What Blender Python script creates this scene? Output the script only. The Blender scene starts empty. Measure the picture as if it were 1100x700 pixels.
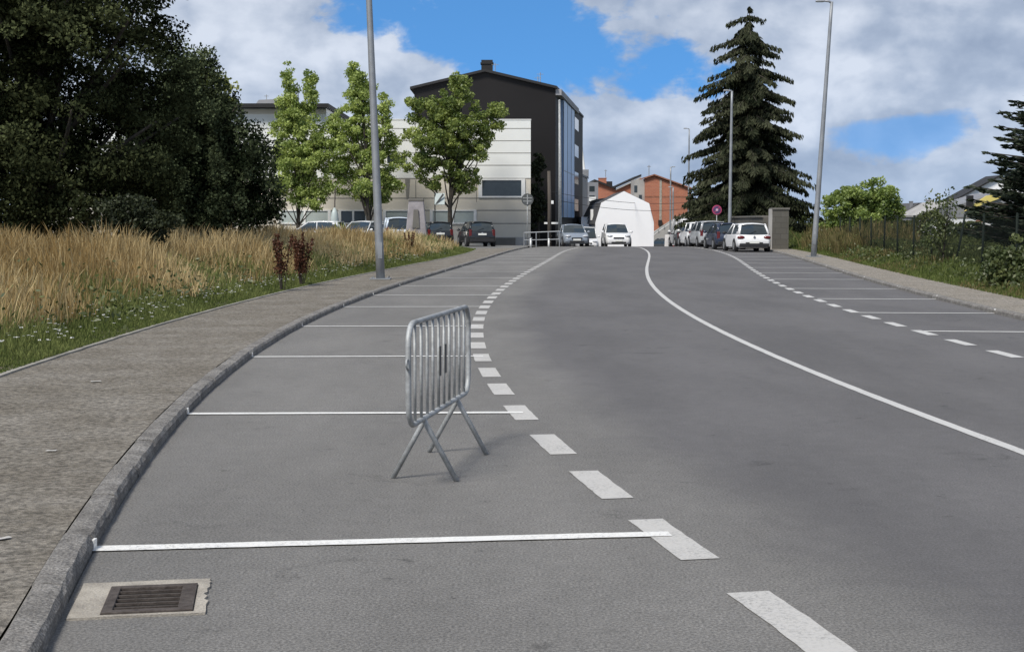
import bpy, math, random
import numpy as np
from mathutils import Vector, Matrix
random.seed(7); rng = np.random.default_rng(11)
sc = bpy.context.scene
COL = sc.collection
R = math.radians

# ------------------------------------------------------------------ camera
EYE = 1.6; FPX = 1560.0; PITCH = math.atan(113 / 1560)
cam = bpy.data.cameras.new('camera'); cam.lens = 51.05; cam.sensor_width = 36; cam.clip_end = 6000; cam.clip_start = 0.1
cam_o = bpy.data.objects.new('camera', cam); COL.objects.link(cam_o)
cam_o.location = (0, 0, EYE); cam_o.rotation_euler = (R(90) - PITCH, 0, 0)
sc.camera = cam_o

# ------------------------------------------------------------------ light, sky, exposure
SUN_EL = R(50); SUN_AZ = R(-146)          # azimuth of the sun, clockwise from +Y: behind and to the left
sun = bpy.data.lights.new('sun', 'SUN'); sun.energy = 3.7; sun.angle = R(16); sun.color = (1, .95, .87)
sun_o = bpy.data.objects.new('sun', sun); COL.objects.link(sun_o)
to_sun = Vector((math.sin(SUN_AZ) * math.cos(SUN_EL), math.cos(SUN_AZ) * math.cos(SUN_EL), math.sin(SUN_EL)))
sun_o.rotation_euler = to_sun.to_track_quat('Z', 'Y').to_euler()
sun_o.location = to_sun * 60
sc.view_settings.view_transform = 'Standard'
try: sc.view_settings.look = 'None'
except Exception: pass
sc.view_settings.gamma = 1; sc.view_settings.exposure = .22; sc.view_settings.use_curve_mapping = False
sc.cycles.use_denoising = True
sc.cycles.max_bounces = 6; sc.cycles.transparent_max_bounces = 8; sc.cycles.transmission_bounces = 3
sc.cycles.sample_clamp_indirect = 6

world = bpy.data.worlds.new('World'); sc.world = world; world.use_nodes = True
NT = world.node_tree; NT.nodes.clear()
class NG:
    """little helper for wiring maths nodes"""
    def __init__(s, nt): s.nt = nt
    def n(s, t, **k):
        x = s.nt.nodes.new(t)
        for a, b in k.items(): setattr(x, a, b)
        return x
    def put(s, sock, v):
        if isinstance(v, bpy.types.NodeSocket): s.nt.links.new(v, sock)
        else: sock.default_value = v
    def m(s, op, a, b=0.0, c=0.0, clamp=False):
        x = s.n('ShaderNodeMath', operation=op); x.use_clamp = clamp
        s.put(x.inputs[0], a); s.put(x.inputs[1], b); s.put(x.inputs[2], c)
        return x.outputs[0]
    def vec(s, x, y, z):
        c = s.n('ShaderNodeCombineXYZ')
        for i, v in enumerate((x, y, z)): s.put(c.inputs[i], v)
        return c.outputs[0]
    def smooth(s, v, a, b, lo=0.0, hi=1.0):
        x = s.n('ShaderNodeMapRange', interpolation_type='SMOOTHSTEP')
        for i, q in enumerate((v, a, b, lo, hi)): s.put(x.inputs[i], q)
        return x.outputs[0]
    def noise(s, vec, scale, detail=6, rough=.55, dist=0.0):
        x = s.n('ShaderNodeTexNoise')
        if vec is not None: s.put(x.inputs['Vector'], vec)
        x.inputs['Scale'].default_value = scale; x.inputs['Detail'].default_value = detail
        x.inputs['Roughness'].default_value = rough; x.inputs['Distortion'].default_value = dist
        return x.outputs[0]
    def mix(s, f, a, b, bt='MIX'):
        x = s.n('ShaderNodeMix', data_type='RGBA', blend_type=bt)
        s.put(x.inputs[0], f); s.put(x.inputs[6], a); s.put(x.inputs[7], b)
        return x.outputs[2]
def rgba(c): return (c[0], c[1], c[2], 1)

g = NG(NT)
tc = g.n('ShaderNodeTexCoord'); sep = g.n('ShaderNodeSeparateXYZ'); NT.links.new(tc.outputs['Generated'], sep.inputs[0])
dx, dy, dz = sep.outputs
sky = g.n('ShaderNodeTexSky', sky_type='NISHITA'); sky.sun_disc = False
sky.sun_elevation = SUN_EL; sky.sun_rotation = SUN_AZ; sky.air_density = 1.0; sky.dust_density = 0.2; sky.ozone_density = 2.5
vm = g.n('ShaderNodeVectorMath', operation='NORMALIZE')
g.put(vm.inputs[0], g.vec(dx, dy, g.m('ADD', g.m('MULTIPLY', dz, 1.3), .30)))
NT.links.new(vm.outputs[0], sky.inputs['Vector'])
blue = g.mix(1.0, sky.outputs[0], (0.78, 1.42, 1.78, 1), 'MULTIPLY')
az = g.m('MULTIPLY', g.m('ARCTAN2', dx, dy), 57.2958); el = g.m('MULTIPLY', g.m('ARCSINE', dz), 57.2958)
cv = g.vec(dx, dy, g.m('MULTIPLY', dz, 1.5))
n_big = g.noise(cv, 8.0, 8, .48, .15)
n_mid = g.noise(g.vec(g.m('ADD', dx, 3.1), dy, g.m('MULTIPLY', dz, 1.5)), 15.0, 7, .5, .15)
n_off = g.noise(g.vec(g.m('ADD', g.m('SUBTRACT', dx, .012), 3.1), dy, g.m('MULTIPLY', g.m('ADD', dz, .012), 1.5)), 15.0, 7, .5, .15)
def gap(a0, e0, ra, re, slope, k=1.3):
    u = g.m('SUBTRACT', az, a0); v = g.m('ADD', g.m('SUBTRACT', el, e0), g.m('MULTIPLY', u, slope))
    d = g.m('SQRT', g.m('ADD', g.m('POWER', g.m('ABSOLUTE', g.m('DIVIDE', u, ra)), 2.0), g.m('POWER', g.m('ABSOLUTE', g.m('DIVIDE', v, re)), 2.0)))
    return g.m('SUBTRACT', g.m('SUBTRACT', 1.0, d), g.m('MULTIPLY', g.m('SUBTRACT', n_mid, .5), k))
n_fine = g.noise(g.vec(dx, dy, g.m('MULTIPLY', dz, 1.7)), 42.0, 7, .58, .3)
g1 = g.m('SUBTRACT', gap(-.2, 7.2, 7.4, 2.2, .20, 2.6), g.m('MULTIPLY', g.m('SUBTRACT', n_fine, .5), 1.0))
g2 = g.m('SUBTRACT', gap(15.0, 3.3, 4.2, .95, -.07, 2.6), g.m('MULTIPLY', g.m('SUBTRACT', n_fine, .5), 1.0))
high = g.m('MULTIPLY', g.m('SUBTRACT', n_big, .53), g.smooth(el, 13, 25, 0.0, 8.0))
open_ = g.m('MAXIMUM', g.m('MAXIMUM', g1, g.m('SUBTRACT', g2, .1)), high)
cover = g.m('SUBTRACT', 1.0, g.m('MAXIMUM', g.smooth(g.m('MAXIMUM', g1, high), -.16, .34), g.smooth(g2, -.2, .55, 0.0, .72)))
relief = g.m('MULTIPLY', g.m('SUBTRACT', n_mid, n_off), 2.2)
edge = g.smooth(open_, -.75, -.08, 0.0, .22)
left_bright = g.smooth(az, 2.0, -6.0, 0.0, .12)
val = g.m('ADD', g.m('ADD', g.m('ADD', g.m('MULTIPLY', g.m('SUBTRACT', n_big, .5), 1.5), .40), relief), g.m('SUBTRACT', g.m('ADD', edge, left_bright), .06), clamp=True)
ramp = g.n('ShaderNodeValToRGB'); NT.links.new(val, ramp.inputs[0])
cr = ramp.color_ramp; cr.elements[0].position = 0; cr.elements[0].color = (2.8, 3.05, 3.55, 1)
cr.elements[1].position = 1; cr.elements[1].color = (7.4, 7.55, 7.8, 1)
e = cr.elements.new(.45); e.color = (4.3, 4.6, 5.1, 1)
low = g.mix(g.smooth(el, 0, 3.5, .55, 0), ramp.outputs[0], (4.5, 4.9, 5.5, 1))
skycol = g.mix(cover, blue, low)
bg = g.n('ShaderNodeBackground'); bg.inputs['Strength'].default_value = .1; NT.links.new(skycol, bg.inputs[0])
wo = g.n('ShaderNodeOutputWorld'); NT.links.new(bg.outputs[0], wo.inputs[0])

# ------------------------------------------------------------------ materials
def mat(name, col, rough=.8, var=.12, scale=3.0, col2=None, bump=0.0, bscale=40.0, metal=0.0, spec=.4, grain=0.0, gscale=200.0, coat=0.0, stretch=None):
    m = bpy.data.materials.new(name); m.use_nodes = True; nt = m.node_tree; q = NG(nt)
    b = nt.nodes['Principled BSDF']; t = q.n('ShaderNodeTexCoord').outputs['Object']
    if stretch:
        mp = q.n('ShaderNodeMapping'); mp.inputs['Scale'].default_value = stretch; nt.links.new(t, mp.inputs[0]); t = mp.outputs[0]
    c2 = col2 or tuple(x * (1 - 2 * var) for x in col)
    f = q.smooth(q.noise(t, scale, 6, .6), .3, .7)
    c = q.mix(f, rgba(c2), rgba(col))
    if grain:
        k = q.smooth(q.noise(t, gscale, 3, .7), .3, .72, 1 - grain, 1 + grain)
        v = q.n('ShaderNodeVectorMath', operation='SCALE'); nt.links.new(c, v.inputs[0]); nt.links.new(k, v.inputs['Scale']); c = v.outputs[0]
    nt.links.new(c, b.inputs['Base Color'])
    b.inputs['Roughness'].default_value = rough; b.inputs['Metallic'].default_value = metal
    b.inputs['Specular IOR Level'].default_value = spec
    if coat: b.inputs['Coat Weight'].default_value = coat; b.inputs['Coat Roughness'].default_value = .08
    if bump:
        bp = q.n('ShaderNodeBump'); bp.inputs['Strength'].default_value = bump; bp.inputs['Distance'].default_value = .02
        nt.links.new(q.noise(t, bscale, 5, .65), bp.inputs['Height']); nt.links.new(bp.outputs[0], b.inputs['Normal'])
    return m

def leaf_mat(name, c1, c2, trans=.3, gloss=.04):
    m = bpy.data.materials.new(name); m.use_nodes = True; nt = m.node_tree; nt.nodes.clear(); q = NG(nt)
    a = q.n('ShaderNodeAttribute', attribute_name='tint')
    c = q.mix(a.outputs['Fac'], rgba(c1), rgba(c2))
    d = q.n('ShaderNodeBsdfDiffuse'); t = q.n('ShaderNodeBsdfTranslucent'); gl = q.n('ShaderNodeBsdfGlossy'); gl.inputs['Roughness'].default_value = .5
    for s_ in (d, t): nt.links.new(c, s_.inputs[0])
    x = q.n('ShaderNodeMixShader'); x.inputs[0].default_value = trans; nt.links.new(d.outputs[0], x.inputs[1]); nt.links.new(t.outputs[0], x.inputs[2])
    y = q.n('ShaderNodeMixShader'); y.inputs[0].default_value = gloss; nt.links.new(x.outputs[0], y.inputs[1]); nt.links.new(gl.outputs[0], y.inputs[2])
    o = q.n('ShaderNodeOutputMaterial'); nt.links.new(y.outputs[0], o.inputs[0])
    return m

def asphalt_mat():
    m = bpy.data.materials.new('asphalt'); m.use_nodes = True; nt = m.node_tree; q = NG(nt); b = nt.nodes['Principled BSDF']
    t = q.n('ShaderNodeTexCoord').outputs['Object']
    lane = q.n('ShaderNodeAttribute', attribute_name='lane').outputs['Fac']
    lw = q.m('ADD', lane, q.m('MULTIPLY', q.m('SUBTRACT', q.noise(t, .8, 5, .6), .5), .9))
    f = q.smooth(lw, .25, 1.1)
    c = q.mix(f, (.163, .156, .146, 1), (.114, .109, .108, 1))
    mp = q.n('ShaderNodeMapping'); mp.inputs['Scale'].default_value = (1.2, .35, 1); nt.links.new(t, mp.inputs[0])
    k1 = q.smooth(q.noise(mp.outputs[0], .55, 7, .62), .3, .7, .84, 1.12)
    k2 = q.smooth(q.noise(t, 75, 4, .8), .36, .66, .55, 1.42)
    k3 = q.smooth(q.noise(t, 7, 6, .7), .3, .7, .93, 1.06)
    # dark oil drips and pale chips of stone
    st = q.m('MULTIPLY', q.smooth(q.noise(t, 1.5, 6, .7, .6), .60, .72, 1.0, .62), q.smooth(q.noise(t, 4.5, 5, .7, .3), .64, .72, 1.0, .60))
    vo = q.n('ShaderNodeTexVoronoi'); nt.links.new(t, vo.inputs['Vector']); vo.inputs['Scale'].default_value = 42
    chip = q.m('MULTIPLY', q.smooth(vo.outputs['Distance'], .10, .17, 1.0, 0.0), q.smooth(q.noise(t, 23, 2, .5), .60, .66, 0.0, 1.0))
    # the finer lane surface keeps less of the coarse grain
    k2 = q.m('ADD', 1.0, q.m('MULTIPLY', q.m('SUBTRACT', k2, 1.0), q.smooth(f, 0.0, 1.0, 1.0, .65)))
    k = q.m('MULTIPLY', q.m('MULTIPLY', k1, k2), q.m('MULTIPLY', k3, st))
    v = q.n('ShaderNodeVectorMath', operation='SCALE'); nt.links.new(c, v.inputs[0]); nt.links.new(k, v.inputs['Scale'])
    # sparse cracks, long and thin
    c2 = q.mix(q.m('MULTIPLY', chip, .6), v.outputs[0], (.34, .33, .31, 1))
    nt.links.new(c2, b.inputs['Base Color']); b.inputs['Roughness'].default_value = .82; b.inputs['Specular IOR Level'].default_value = .35
    bp = q.n('ShaderNodeBump'); bp.inputs['Strength'].default_value = .55; bp.inputs['Distance'].default_value = .006
    nt.links.new(q.noise(t, 110, 4, .7), bp.inputs['Height']); nt.links.new(bp.outputs[0], b.inputs['Normal'])
    return m

def paint_mat(name, col, wear=.5):
    m = bpy.data.materials.new(name); m.use_nodes = True; nt = m.node_tree; q = NG(nt); b = nt.nodes['Principled BSDF']
    t = q.n('ShaderNodeTexCoord').outputs['Object']
    w = q.m('MULTIPLY', q.smooth(q.noise(t, 55, 6, .8), .46, .66), q.smooth(q.noise(t, 2.5, 4, .6), .32, .7, .12, wear))
    c = q.mix(w, rgba(col), (.16, .155, .15, 1))
    nt.links.new(c, b.inputs['Base Color']); b.inputs['Roughness'].default_value = .7
    bp = q.n('ShaderNodeBump'); bp.inputs['Strength'].default_value = .4; bp.inputs['Distance'].default_value = .005
    nt.links.new(q.noise(t, 110, 4, .7), bp.inputs['Height']); nt.links.new(bp.outputs[0], b.inputs['Normal'])
    return m

def pavement_mat(name, ca, cb, cc):
    m = bpy.data.materials.new(name); m.use_nodes = True; nt = m.node_tree; q = NG(nt); b = nt.nodes['Principled BSDF']
    t = q.n('ShaderNodeTexCoord').outputs['Object']
    c = q.mix(q.smooth(q.noise(t, 1.1, 7, .65), .35, .68), rgba(ca), rgba(cb))
    c = q.mix(q.m('MULTIPLY', q.smooth(q.noise(t, 3.3, 7, .7, .4), .5, .75), .6), c, rgba(cc))
    k = q.m('MULTIPLY', q.smooth(q.noise(t, 22, 6, .8), .33, .68, .40, 1.5), q.smooth(q.noise(t, 150, 2, .7), .3, .7, .7, 1.3))
    v = q.n('ShaderNodeVectorMath', operation='SCALE'); nt.links.new(c, v.inputs[0]); nt.links.new(k, v.inputs['Scale'])
    nt.links.new(v.outputs[0], b.inputs['Base Color']); b.inputs['Roughness'].default_value = .9; b.inputs['Specular IOR Level'].default_value = .2
    bp = q.n('ShaderNodeBump'); bp.inputs['Strength'].default_value = .8; bp.inputs['Distance'].default_value = .015
    nt.links.new(q.noise(t, 40, 5, .75), bp.inputs['Height']); nt.links.new(bp.outputs[0], b.inputs['Normal'])
    return m

M = {}
M['asphalt'] = asphalt_mat()
M['paint'] = paint_mat('white_paint', (.70, .69, .66), .75)
M['paint_worn'] = paint_mat('worn_white_paint', (.46, .445, .42), .95)
M['paint_soft'] = paint_mat('faded_white_paint', (.50, .49, .47), .7)
M['pave'] = pavement_mat('pavement', (.160, .142, .116), (.215, .196, .168), (.108, .094, .072))
M['pave_r'] = pavement_mat('sandy_pavement', (.23, .205, .17), (.27, .245, .21), (.17, .15, .12))
M['kerb'] = mat('granite', (.255, .24, .22), .85, scale=5, col2=(.14, .13, .118), bump=1.0, bscale=40, grain=.55, gscale=70)
M['edging'] = mat('edging_concrete', (.34, .32, .28), .9, scale=4, col2=(.22, .21, .18), bump=.5, bscale=50, grain=.2)
M['soil'] = mat('soil', (.10, .085, .05), .95, scale=1.5, col2=(.06, .065, .03), bump=.6, bscale=20, grain=.3, gscale=60)
M['field'] = mat('meadow', (.10, .10, .045), .95, scale=.6, col2=(.06, .075, .03), bump=.8, bscale=12, grain=.4, gscale=30)
M['yard'] = mat('yard_asphalt', (.17, .165, .155), .9, scale=.6, bump=.3, bscale=60, grain=.2)
M['galv'] = mat('galvanised_steel', (.42, .43, .43), .62, scale=9, col2=(.26, .265, .26), metal=.35, grain=.12, gscale=60)
M['galv_dull'] = mat('weathered_galvanised_steel', (.31, .325, .34), .55, scale=2.5, col2=(.24, .25, .265), metal=.4)
M['dark_strip'] = mat('dark_metal_strip', (.06, .065, .07), .5, metal=.3)
M['iron'] = mat('rusty_iron', (.105, .088, .078), .8, scale=25, col2=(.055, .044, .038), metal=.3, bump=.4, bscale=120)
M['pit_shade'] = mat('drain_depth_shade', (.022, .018, .014), .95, scale=30)
M['collar'] = mat('drain_concrete', (.40, .365, .31), .9, scale=5, col2=(.26, .235, .20), bump=.5, bscale=60, grain=.2, gscale=120)
M['panel_white'] = mat('white_cladding', (.78, .79, .765), .7, var=.05, scale=.3)
M['panel_beige'] = mat('beige_cladding', (.63, .585, .50), .75, var=.06, scale=.3)
M['panel_gap'] = mat('panel_gap', (.25, .24, .22), .8)
M['white_trim'] = mat('white_trim', (.78, .78, .76), .6, var=.03)
M['glass'] = mat('window_glass', (.035, .045, .05), .08, var=.1, spec=.6)
M['glass_pale'] = mat('pale_blinds_behind_glass', (.42, .47, .45), .35, var=.08, scale=.8)
M['glass_blue'] = mat('blue_glass', (.33, .50, .74), .35, scale=.2, col2=(.24, .38, .60))
M['dark_clad'] = mat('black_cladding', (.011, .0095, .0095), .6, var=.1, scale=.3, spec=.25)
M['dark_edge'] = mat('dark_roof_edge', (.018, .017, .017), .6)
M['grey_clad'] = mat('grey_cladding', (.30, .30, .31), .75, var=.08, scale=.5)
M['grey_mid'] = mat('grey_render', (.22, .225, .24), .8, var=.1, scale=.4)
M['render_white'] = mat('white_render', (.86, .86, .87), .85, var=.02, scale=.4)
M['slate'] = mat('slate_roof', (.095, .093, .095), .7, scale=2, col2=(.06, .058, .06), bump=.5, bscale=6)
M['concrete'] = mat('concrete', (.16, .15, .135), .9, scale=1.2, col2=(.13, .125, .11), bump=.4, bscale=15)
M['concrete_pale'] = mat('pale_concrete', (.40, .39, .37), .9, scale=.6, col2=(.30, .29, .28))
M['yellow'] = mat('yellow_render', (.62, .52, .16), .85, var=.05)
M['terracotta'] = mat('red_tiles', (.30, .13, .08), .85, var=.2, scale=3)
M['rubber'] = mat('tyre_rubber', (.018, .018, .019), .85)
M['arch'] = mat('black_plastic_and_arch_shade', (.022, .022, .024), .6)
M['chrome'] = mat('alloy', (.55, .56, .57), .3, metal=.8)
M['lamp_red'] = mat('red_lens', (.12, .012, .012), .2, var=.1, spec=.6)
M['lamp_clear'] = mat('clear_lens', (.55, .57, .6), .15, var=.1, spec=.7)
M['plate'] = mat('number_plate', (.72, .72, .68), .5, var=.02)
M['wood'] = mat('weathered_wood', (.12, .10, .085), .9, scale=3, col2=(.07, .06, .05), bump=.5, bscale=20, stretch=(1, 1, .08))
M['bark'] = mat('bark', (.062, .052, .041), .95, scale=6, col2=(.03, .026, .02), bump=.8, bscale=25)
M['fence_green'] = mat('dark_green_paint', (.012, .018, .014), .7, spec=.15)
M['wire'] = mat('fence_wire', (.014, .02, .016), .7, spec=.1)
M['stone'] = mat('grey_lilac_stone', (.33, .31, .32), .85, scale=1.4, col2=(.20, .185, .19), bump=.4, bscale=10)
M['sign_back'] = mat('grey_sign_back', (.08, .085, .085), .6)
M['purple'] = mat('faded_blue_sign_face', (.10, .05, .14), .5)
M['sign_red'] = mat('faded_red_sign_face', (.42, .06, .14), .5)
M['sign_pink'] = mat('pale_sign_centre', (.60, .42, .52), .5)
M['plastic_red'] = mat('red_plastic', (.40, .045, .05), .5)
M['plastic_white'] = mat('white_plastic', (.72, .70, .68), .5)
M['cable'] = mat('black_cable', (.02, .02, .02), .7)
M['paper'] = mat('white_paper', (.48, .46, .43), .8)
M['hivis'] = mat('dark_workwear', (.03, .035, .05), .8)
M['skin'] = mat('skin', (.45, .28, .2), .6)
def brick_mat(name):
    m = bpy.data.materials.new(name); m.use_nodes = True; nt = m.node_tree; q = NG(nt); b = nt.nodes['Principled BSDF']
    t = q.n('ShaderNodeTexCoord').outputs['Object']
    mp = q.n('ShaderNodeMapping'); mp.inputs['Rotation'].default_value = (R(90), 0, 0); nt.links.new(t, mp.inputs[0])
    br = q.n('ShaderNodeTexBrick'); nt.links.new(mp.outputs[0], br.inputs['Vector']); br.inputs['Scale'].default_value = 1.0
    br.inputs['Color1'].default_value = (.43, .155, .085, 1); br.inputs['Color2'].default_value = (.36, .125, .07, 1); br.inputs['Mortar'].default_value = (.36, .22, .16, 1)
    br.inputs['Brick Width'].default_value = .5; br.inputs['Row Height'].default_value = .2; br.inputs['Mortar Size'].default_value = .015
    c = q.mix(q.smooth(q.noise(t, .35, 5, .6), .3, .7, 0, .35), br.outputs[0], (.28, .11, .075, 1))
    nt.links.new(c, b.inputs['Base Color']); b.inputs['Roughness'].default_value = .9
    return m
M['brick'] = brick_mat('orange_brick')
def block_mat(name, c1, c2, mortar, bw, rh):
    m = bpy.data.materials.new(name); m.use_nodes = True; nt = m.node_tree; q = NG(nt); b = nt.nodes['Principled BSDF']
    t = q.n('ShaderNodeTexCoord').outputs['Object']
    mp = q.n('ShaderNodeMapping'); mp.inputs['Rotation'].default_value = (R(90), 0, 0); nt.links.new(t, mp.inputs[0])
    br = q.n('ShaderNodeTexBrick'); nt.links.new(mp.outputs[0], br.inputs['Vector']); br.inputs['Scale'].default_value = 1.0
    br.inputs['Color1'].default_value = rgba(c1); br.inputs['Color2'].default_value = rgba(c2); br.inputs['Mortar'].default_value = rgba(mortar)
    br.inputs['Brick Width'].default_value = bw; br.inputs['Row Height'].default_value = rh; br.inputs['Mortar Size'].default_value = .018
    c = q.mix(q.smooth(q.noise(t, 1.6, 6, .7), .32, .65, 0, .85), br.outputs[0], (.085, .08, .066, 1))
    nt.links.new(c, b.inputs['Base Color']); b.inputs['Roughness'].default_value = .9
    return m
M['blockwork'] = block_mat('stained_blockwork', (.12, .112, .10), (.085, .08, .07), (.06, .056, .05), .6, .3)
# foliage
M['leaf_dark'] = leaf_mat('dark_leaves', (.010, .013, .006), (.088, .102, .046), .2, .0)
M['leaf_darker'] = leaf_mat('dark_blue_leaves', (.018, .026, .013), (.115, .142, .075), .24, .0)
M['leaf_yellow'] = leaf_mat('yellow_green_leaves', (.14, .17, .03), (.26, .28, .07), .3)
M['leaf_bright'] = leaf_mat('fresh_green_leaves', (.13, .20, .035), (.56, .64, .19), .48)
M['leaf_mid'] = leaf_mat('green_leaves', (.085, .135, .025), (.40, .46, .12), .45)
M['leaf_bush'] = leaf_mat('bush_leaves', (.085, .14, .03), (.36, .44, .11), .42)
M['leaf_weed'] = leaf_mat('weed_leaves', (.040, .062, .018), (.13, .15, .05), .3)
M['leaf_scrub'] = leaf_mat('scrub_leaves', (.03, .042, .016), (.115, .13, .055), .25, .0)
M['needle'] = leaf_mat('spruce_needles', (.016, .021, .012), (.080, .086, .052), .15, .0)
M['needle_r'] = leaf_mat('cedar_needles', (.014, .022, .015), (.062, .078, .048), .12, .02)
M['cypress'] = leaf_mat('cypress_leaves', (.014, .02, .010), (.055, .065, .03), .15, .02)
M['straw'] = leaf_mat('dry_grass', (.28, .19, .08), (.72, .585, .33), .4, .0)
M['grass'] = leaf_mat('green_grass', (.062, .092, .024), (.21, .235, .085), .36, .0)
M['dock'] = leaf_mat('rust_dock', (.06, .022, .012), (.13, .055, .03), .2, .02)
M['weed_stalk'] = leaf_mat('weed_stalks', (.075, .085, .03), (.26, .20, .10), .3, .0)
M['petal'] = leaf_mat('white_petals', (.7, .7, .66), (.85, .85, .82), .3, .02)

# ------------------------------------------------------------------ mesh helpers
class MB:
    def __init__(s): s.v = []; s.f = []; s.mi = []; s.cur = 0
    def add(s, vs, fs):
        o = len(s.v); s.v += [tuple(map(float, q)) for q in vs]
        s.f += [tuple(o + i for i in q) for q in fs]; s.mi += [s.cur] * len(fs)
    def box(s, c, d, rz=0.0, rx=0.0, taper=1.0):
        hx, hy, hz = d[0] / 2, d[1] / 2, d[2] / 2
        m = Matrix.Rotation(rz, 3, 'Z') @ Matrix.Rotation(rx, 3, 'X')
        vs = []
        for z in (-hz, hz):
            k = taper if z > 0 else 1.0
            for x, y in ((-hx, -hy), (hx, -hy), (hx, hy), (-hx, hy)):
                p = m @ Vector((x * k, y * k, z)); vs.append((c[0] + p.x, c[1] + p.y, c[2] + p.z))
        s.add(vs, [(3, 2, 1, 0), (4, 5, 6, 7), (0, 1, 5, 4), (1, 2, 6, 5), (2, 3, 7, 6), (3, 0, 4, 7)])
    def tube(s, pts, rad, n=8, cap=True):
        pts = [Vector(p) for p in pts]
        if not isinstance(rad, (list, tuple)): rad = [rad] * len(pts)
        vs = []; fs = []; ref = None
        for i, p in enumerate(pts):
            t = (pts[min(i + 1, len(pts) - 1)] - pts[max(i - 1, 0)]).normalized()
            if ref is None: ref = Vector((1, 0, 0)) if abs(t.x) < .9 else Vector((0, 1, 0))
            a = (ref - t * ref.dot(t)).normalized(); b = t.cross(a); ref = a
            for k in range(n):
                w = 2 * math.pi * k / n; vs.append(p + (a * math.cos(w) + b * math.sin(w)) * rad[i])
        for i in range(len(pts) - 1):
            for k in range(n):
                fs.append((i * n + k, i * n + (k + 1) % n, (i + 1) * n + (k + 1) % n, (i + 1) * n + k))
        if cap: fs += [tuple(range(n - 1, -1, -1)), tuple((len(pts) - 1) * n + k for k in range(n))]
        s.add(vs, fs)
    def prism_y(s, poly, y0, y1):
        """polygon of (x,z), counter-clockwise seen from -Y, pushed from y0 to y1"""
        n = len(poly)
        vs = [(x, y0, z) for x, z in poly] + [(x, y1, z) for x, z in poly]
        s.add(vs, [tuple(range(n)), tuple(range(2 * n - 1, n - 1, -1))] + [(i, i + n, (i + 1) % n + n, (i + 1) % n) for i in range(n)])
    def prism_z(s, poly, z0, z1):
        n = len(poly)
        vs = [(x, y, z0) for x, y in poly] + [(x, y, z1) for x, y in poly]
        s.add(vs, [tuple(range(n - 1, -1, -1)), tuple(range(n, 2 * n))] + [(i, (i + 1) % n, (i + 1) % n + n, i + n) for i in range(n)])
    def disc(s, c, r, axis='x', d=.02, n=20):
        c = Vector(c); ax = {'x': Vector((1, 0, 0)), 'y': Vector((0, 1, 0)), 'z': Vector((0, 0, 1))}[axis] if isinstance(axis, str) else Vector(axis)
        s.tube([c - ax * d / 2, c + ax * d / 2], r, n)
    def ball(s, c, r, n=10, k=6):
        if not isinstance(r, tuple): r = (r, r, r)
        vs = [(c[0], c[1], c[2] - r[2])]; fs = []
        for j in range(1, k):
            t = math.pi * j / k - math.pi / 2
            for i in range(n):
                w = 2 * math.pi * i / n; vs.append((c[0] + r[0] * math.cos(t) * math.cos(w), c[1] + r[1] * math.cos(t) * math.sin(w), c[2] + r[2] * math.sin(t)))
        vs.append((c[0], c[1], c[2] + r[2])); top = len(vs) - 1
        for i in range(n):
            fs.append((0, 1 + (i + 1) % n, 1 + i)); fs.append((top, 1 + (k - 2) * n + i, 1 + (k - 2) * n + (i + 1) % n))
            for j in range(k - 2): fs.append((1 + j * n + i, 1 + j * n + (i + 1) % n, 1 + (j + 1) * n + (i + 1) % n, 1 + (j + 1) * n + i))
        s.add(vs, fs)
    def build(s, name, mats, parent=None, smooth=False, bevel=0.0):
        me = bpy.data.meshes.new(name); me.from_pydata(s.v, [], s.f)
        for m_ in (mats if isinstance(mats, (list, tuple)) else [mats]): me.materials.append(m_)
        me.polygons.foreach_set('material_index', s.mi)
        if smooth: me.polygons.foreach_set('use_smooth', [True] * len(s.f))
        me.update(); me.validate()
        return link(name, me, parent, bevel)
def link(name, me, parent=None, bevel=0.0):
    o = bpy.data.objects.new(name, me); COL.objects.link(o)
    if parent is not None: o.parent = parent
    if bevel:
        b = o.modifiers.new('bevel', 'BEVEL'); b.width = bevel; b.segments = 2; b.limit_method = 'ANGLE'
    return o
def tag(o, label, cat, group=None):
    o['label'] = label; o['category'] = cat
    if group: o['group'] = group
    return o
def thing(name, label, cat, loc=(0, 0, 0), rz=0.0, group=None):
    o = bpy.data.objects.new(name, None); COL.objects.link(o); o.location = loc; o.rotation_euler = (0, 0, rz); o.empty_display_size = .2
    return tag(o, label, cat, group)
def struct(o): o['kind'] = 'structure'; return o
def stuff(o, label=None, cat=None):
    o['kind'] = 'stuff'
    if label: o['label'] = label; o['category'] = cat
    return o
def copy_tree(o, parent=None):
    c = o.copy(); COL.objects.link(c)
    if parent is not None: c.parent = parent
    for ch in list(o.children): copy_tree(ch, c)
    return c
def np_mesh(name, V, nper, m, parent=None, tint=None, counts=None):
    """V: (N*nper,3) corners of N polygons with nper corners each"""
    me = bpy.data.meshes.new(name); nv = len(V); nf = nv // nper
    me.vertices.add(nv); me.vertices.foreach_set('co', np.ascontiguousarray(V, dtype=np.float32).ravel())
    me.loops.add(nv); me.loops.foreach_set('vertex_index', np.arange(nv, dtype=np.int32))
    me.polygons.add(nf); me.polygons.foreach_set('loop_start', np.arange(0, nv, nper, dtype=np.int32))
    if tint is not None:
        a = me.attributes.new('tint', 'FLOAT', 'POINT'); a.data.foreach_set('value', np.repeat(tint, nper).astype(np.float32))
    me.materials.append(m); me.update(calc_edges=True)
    return link(name, me, parent)

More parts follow.
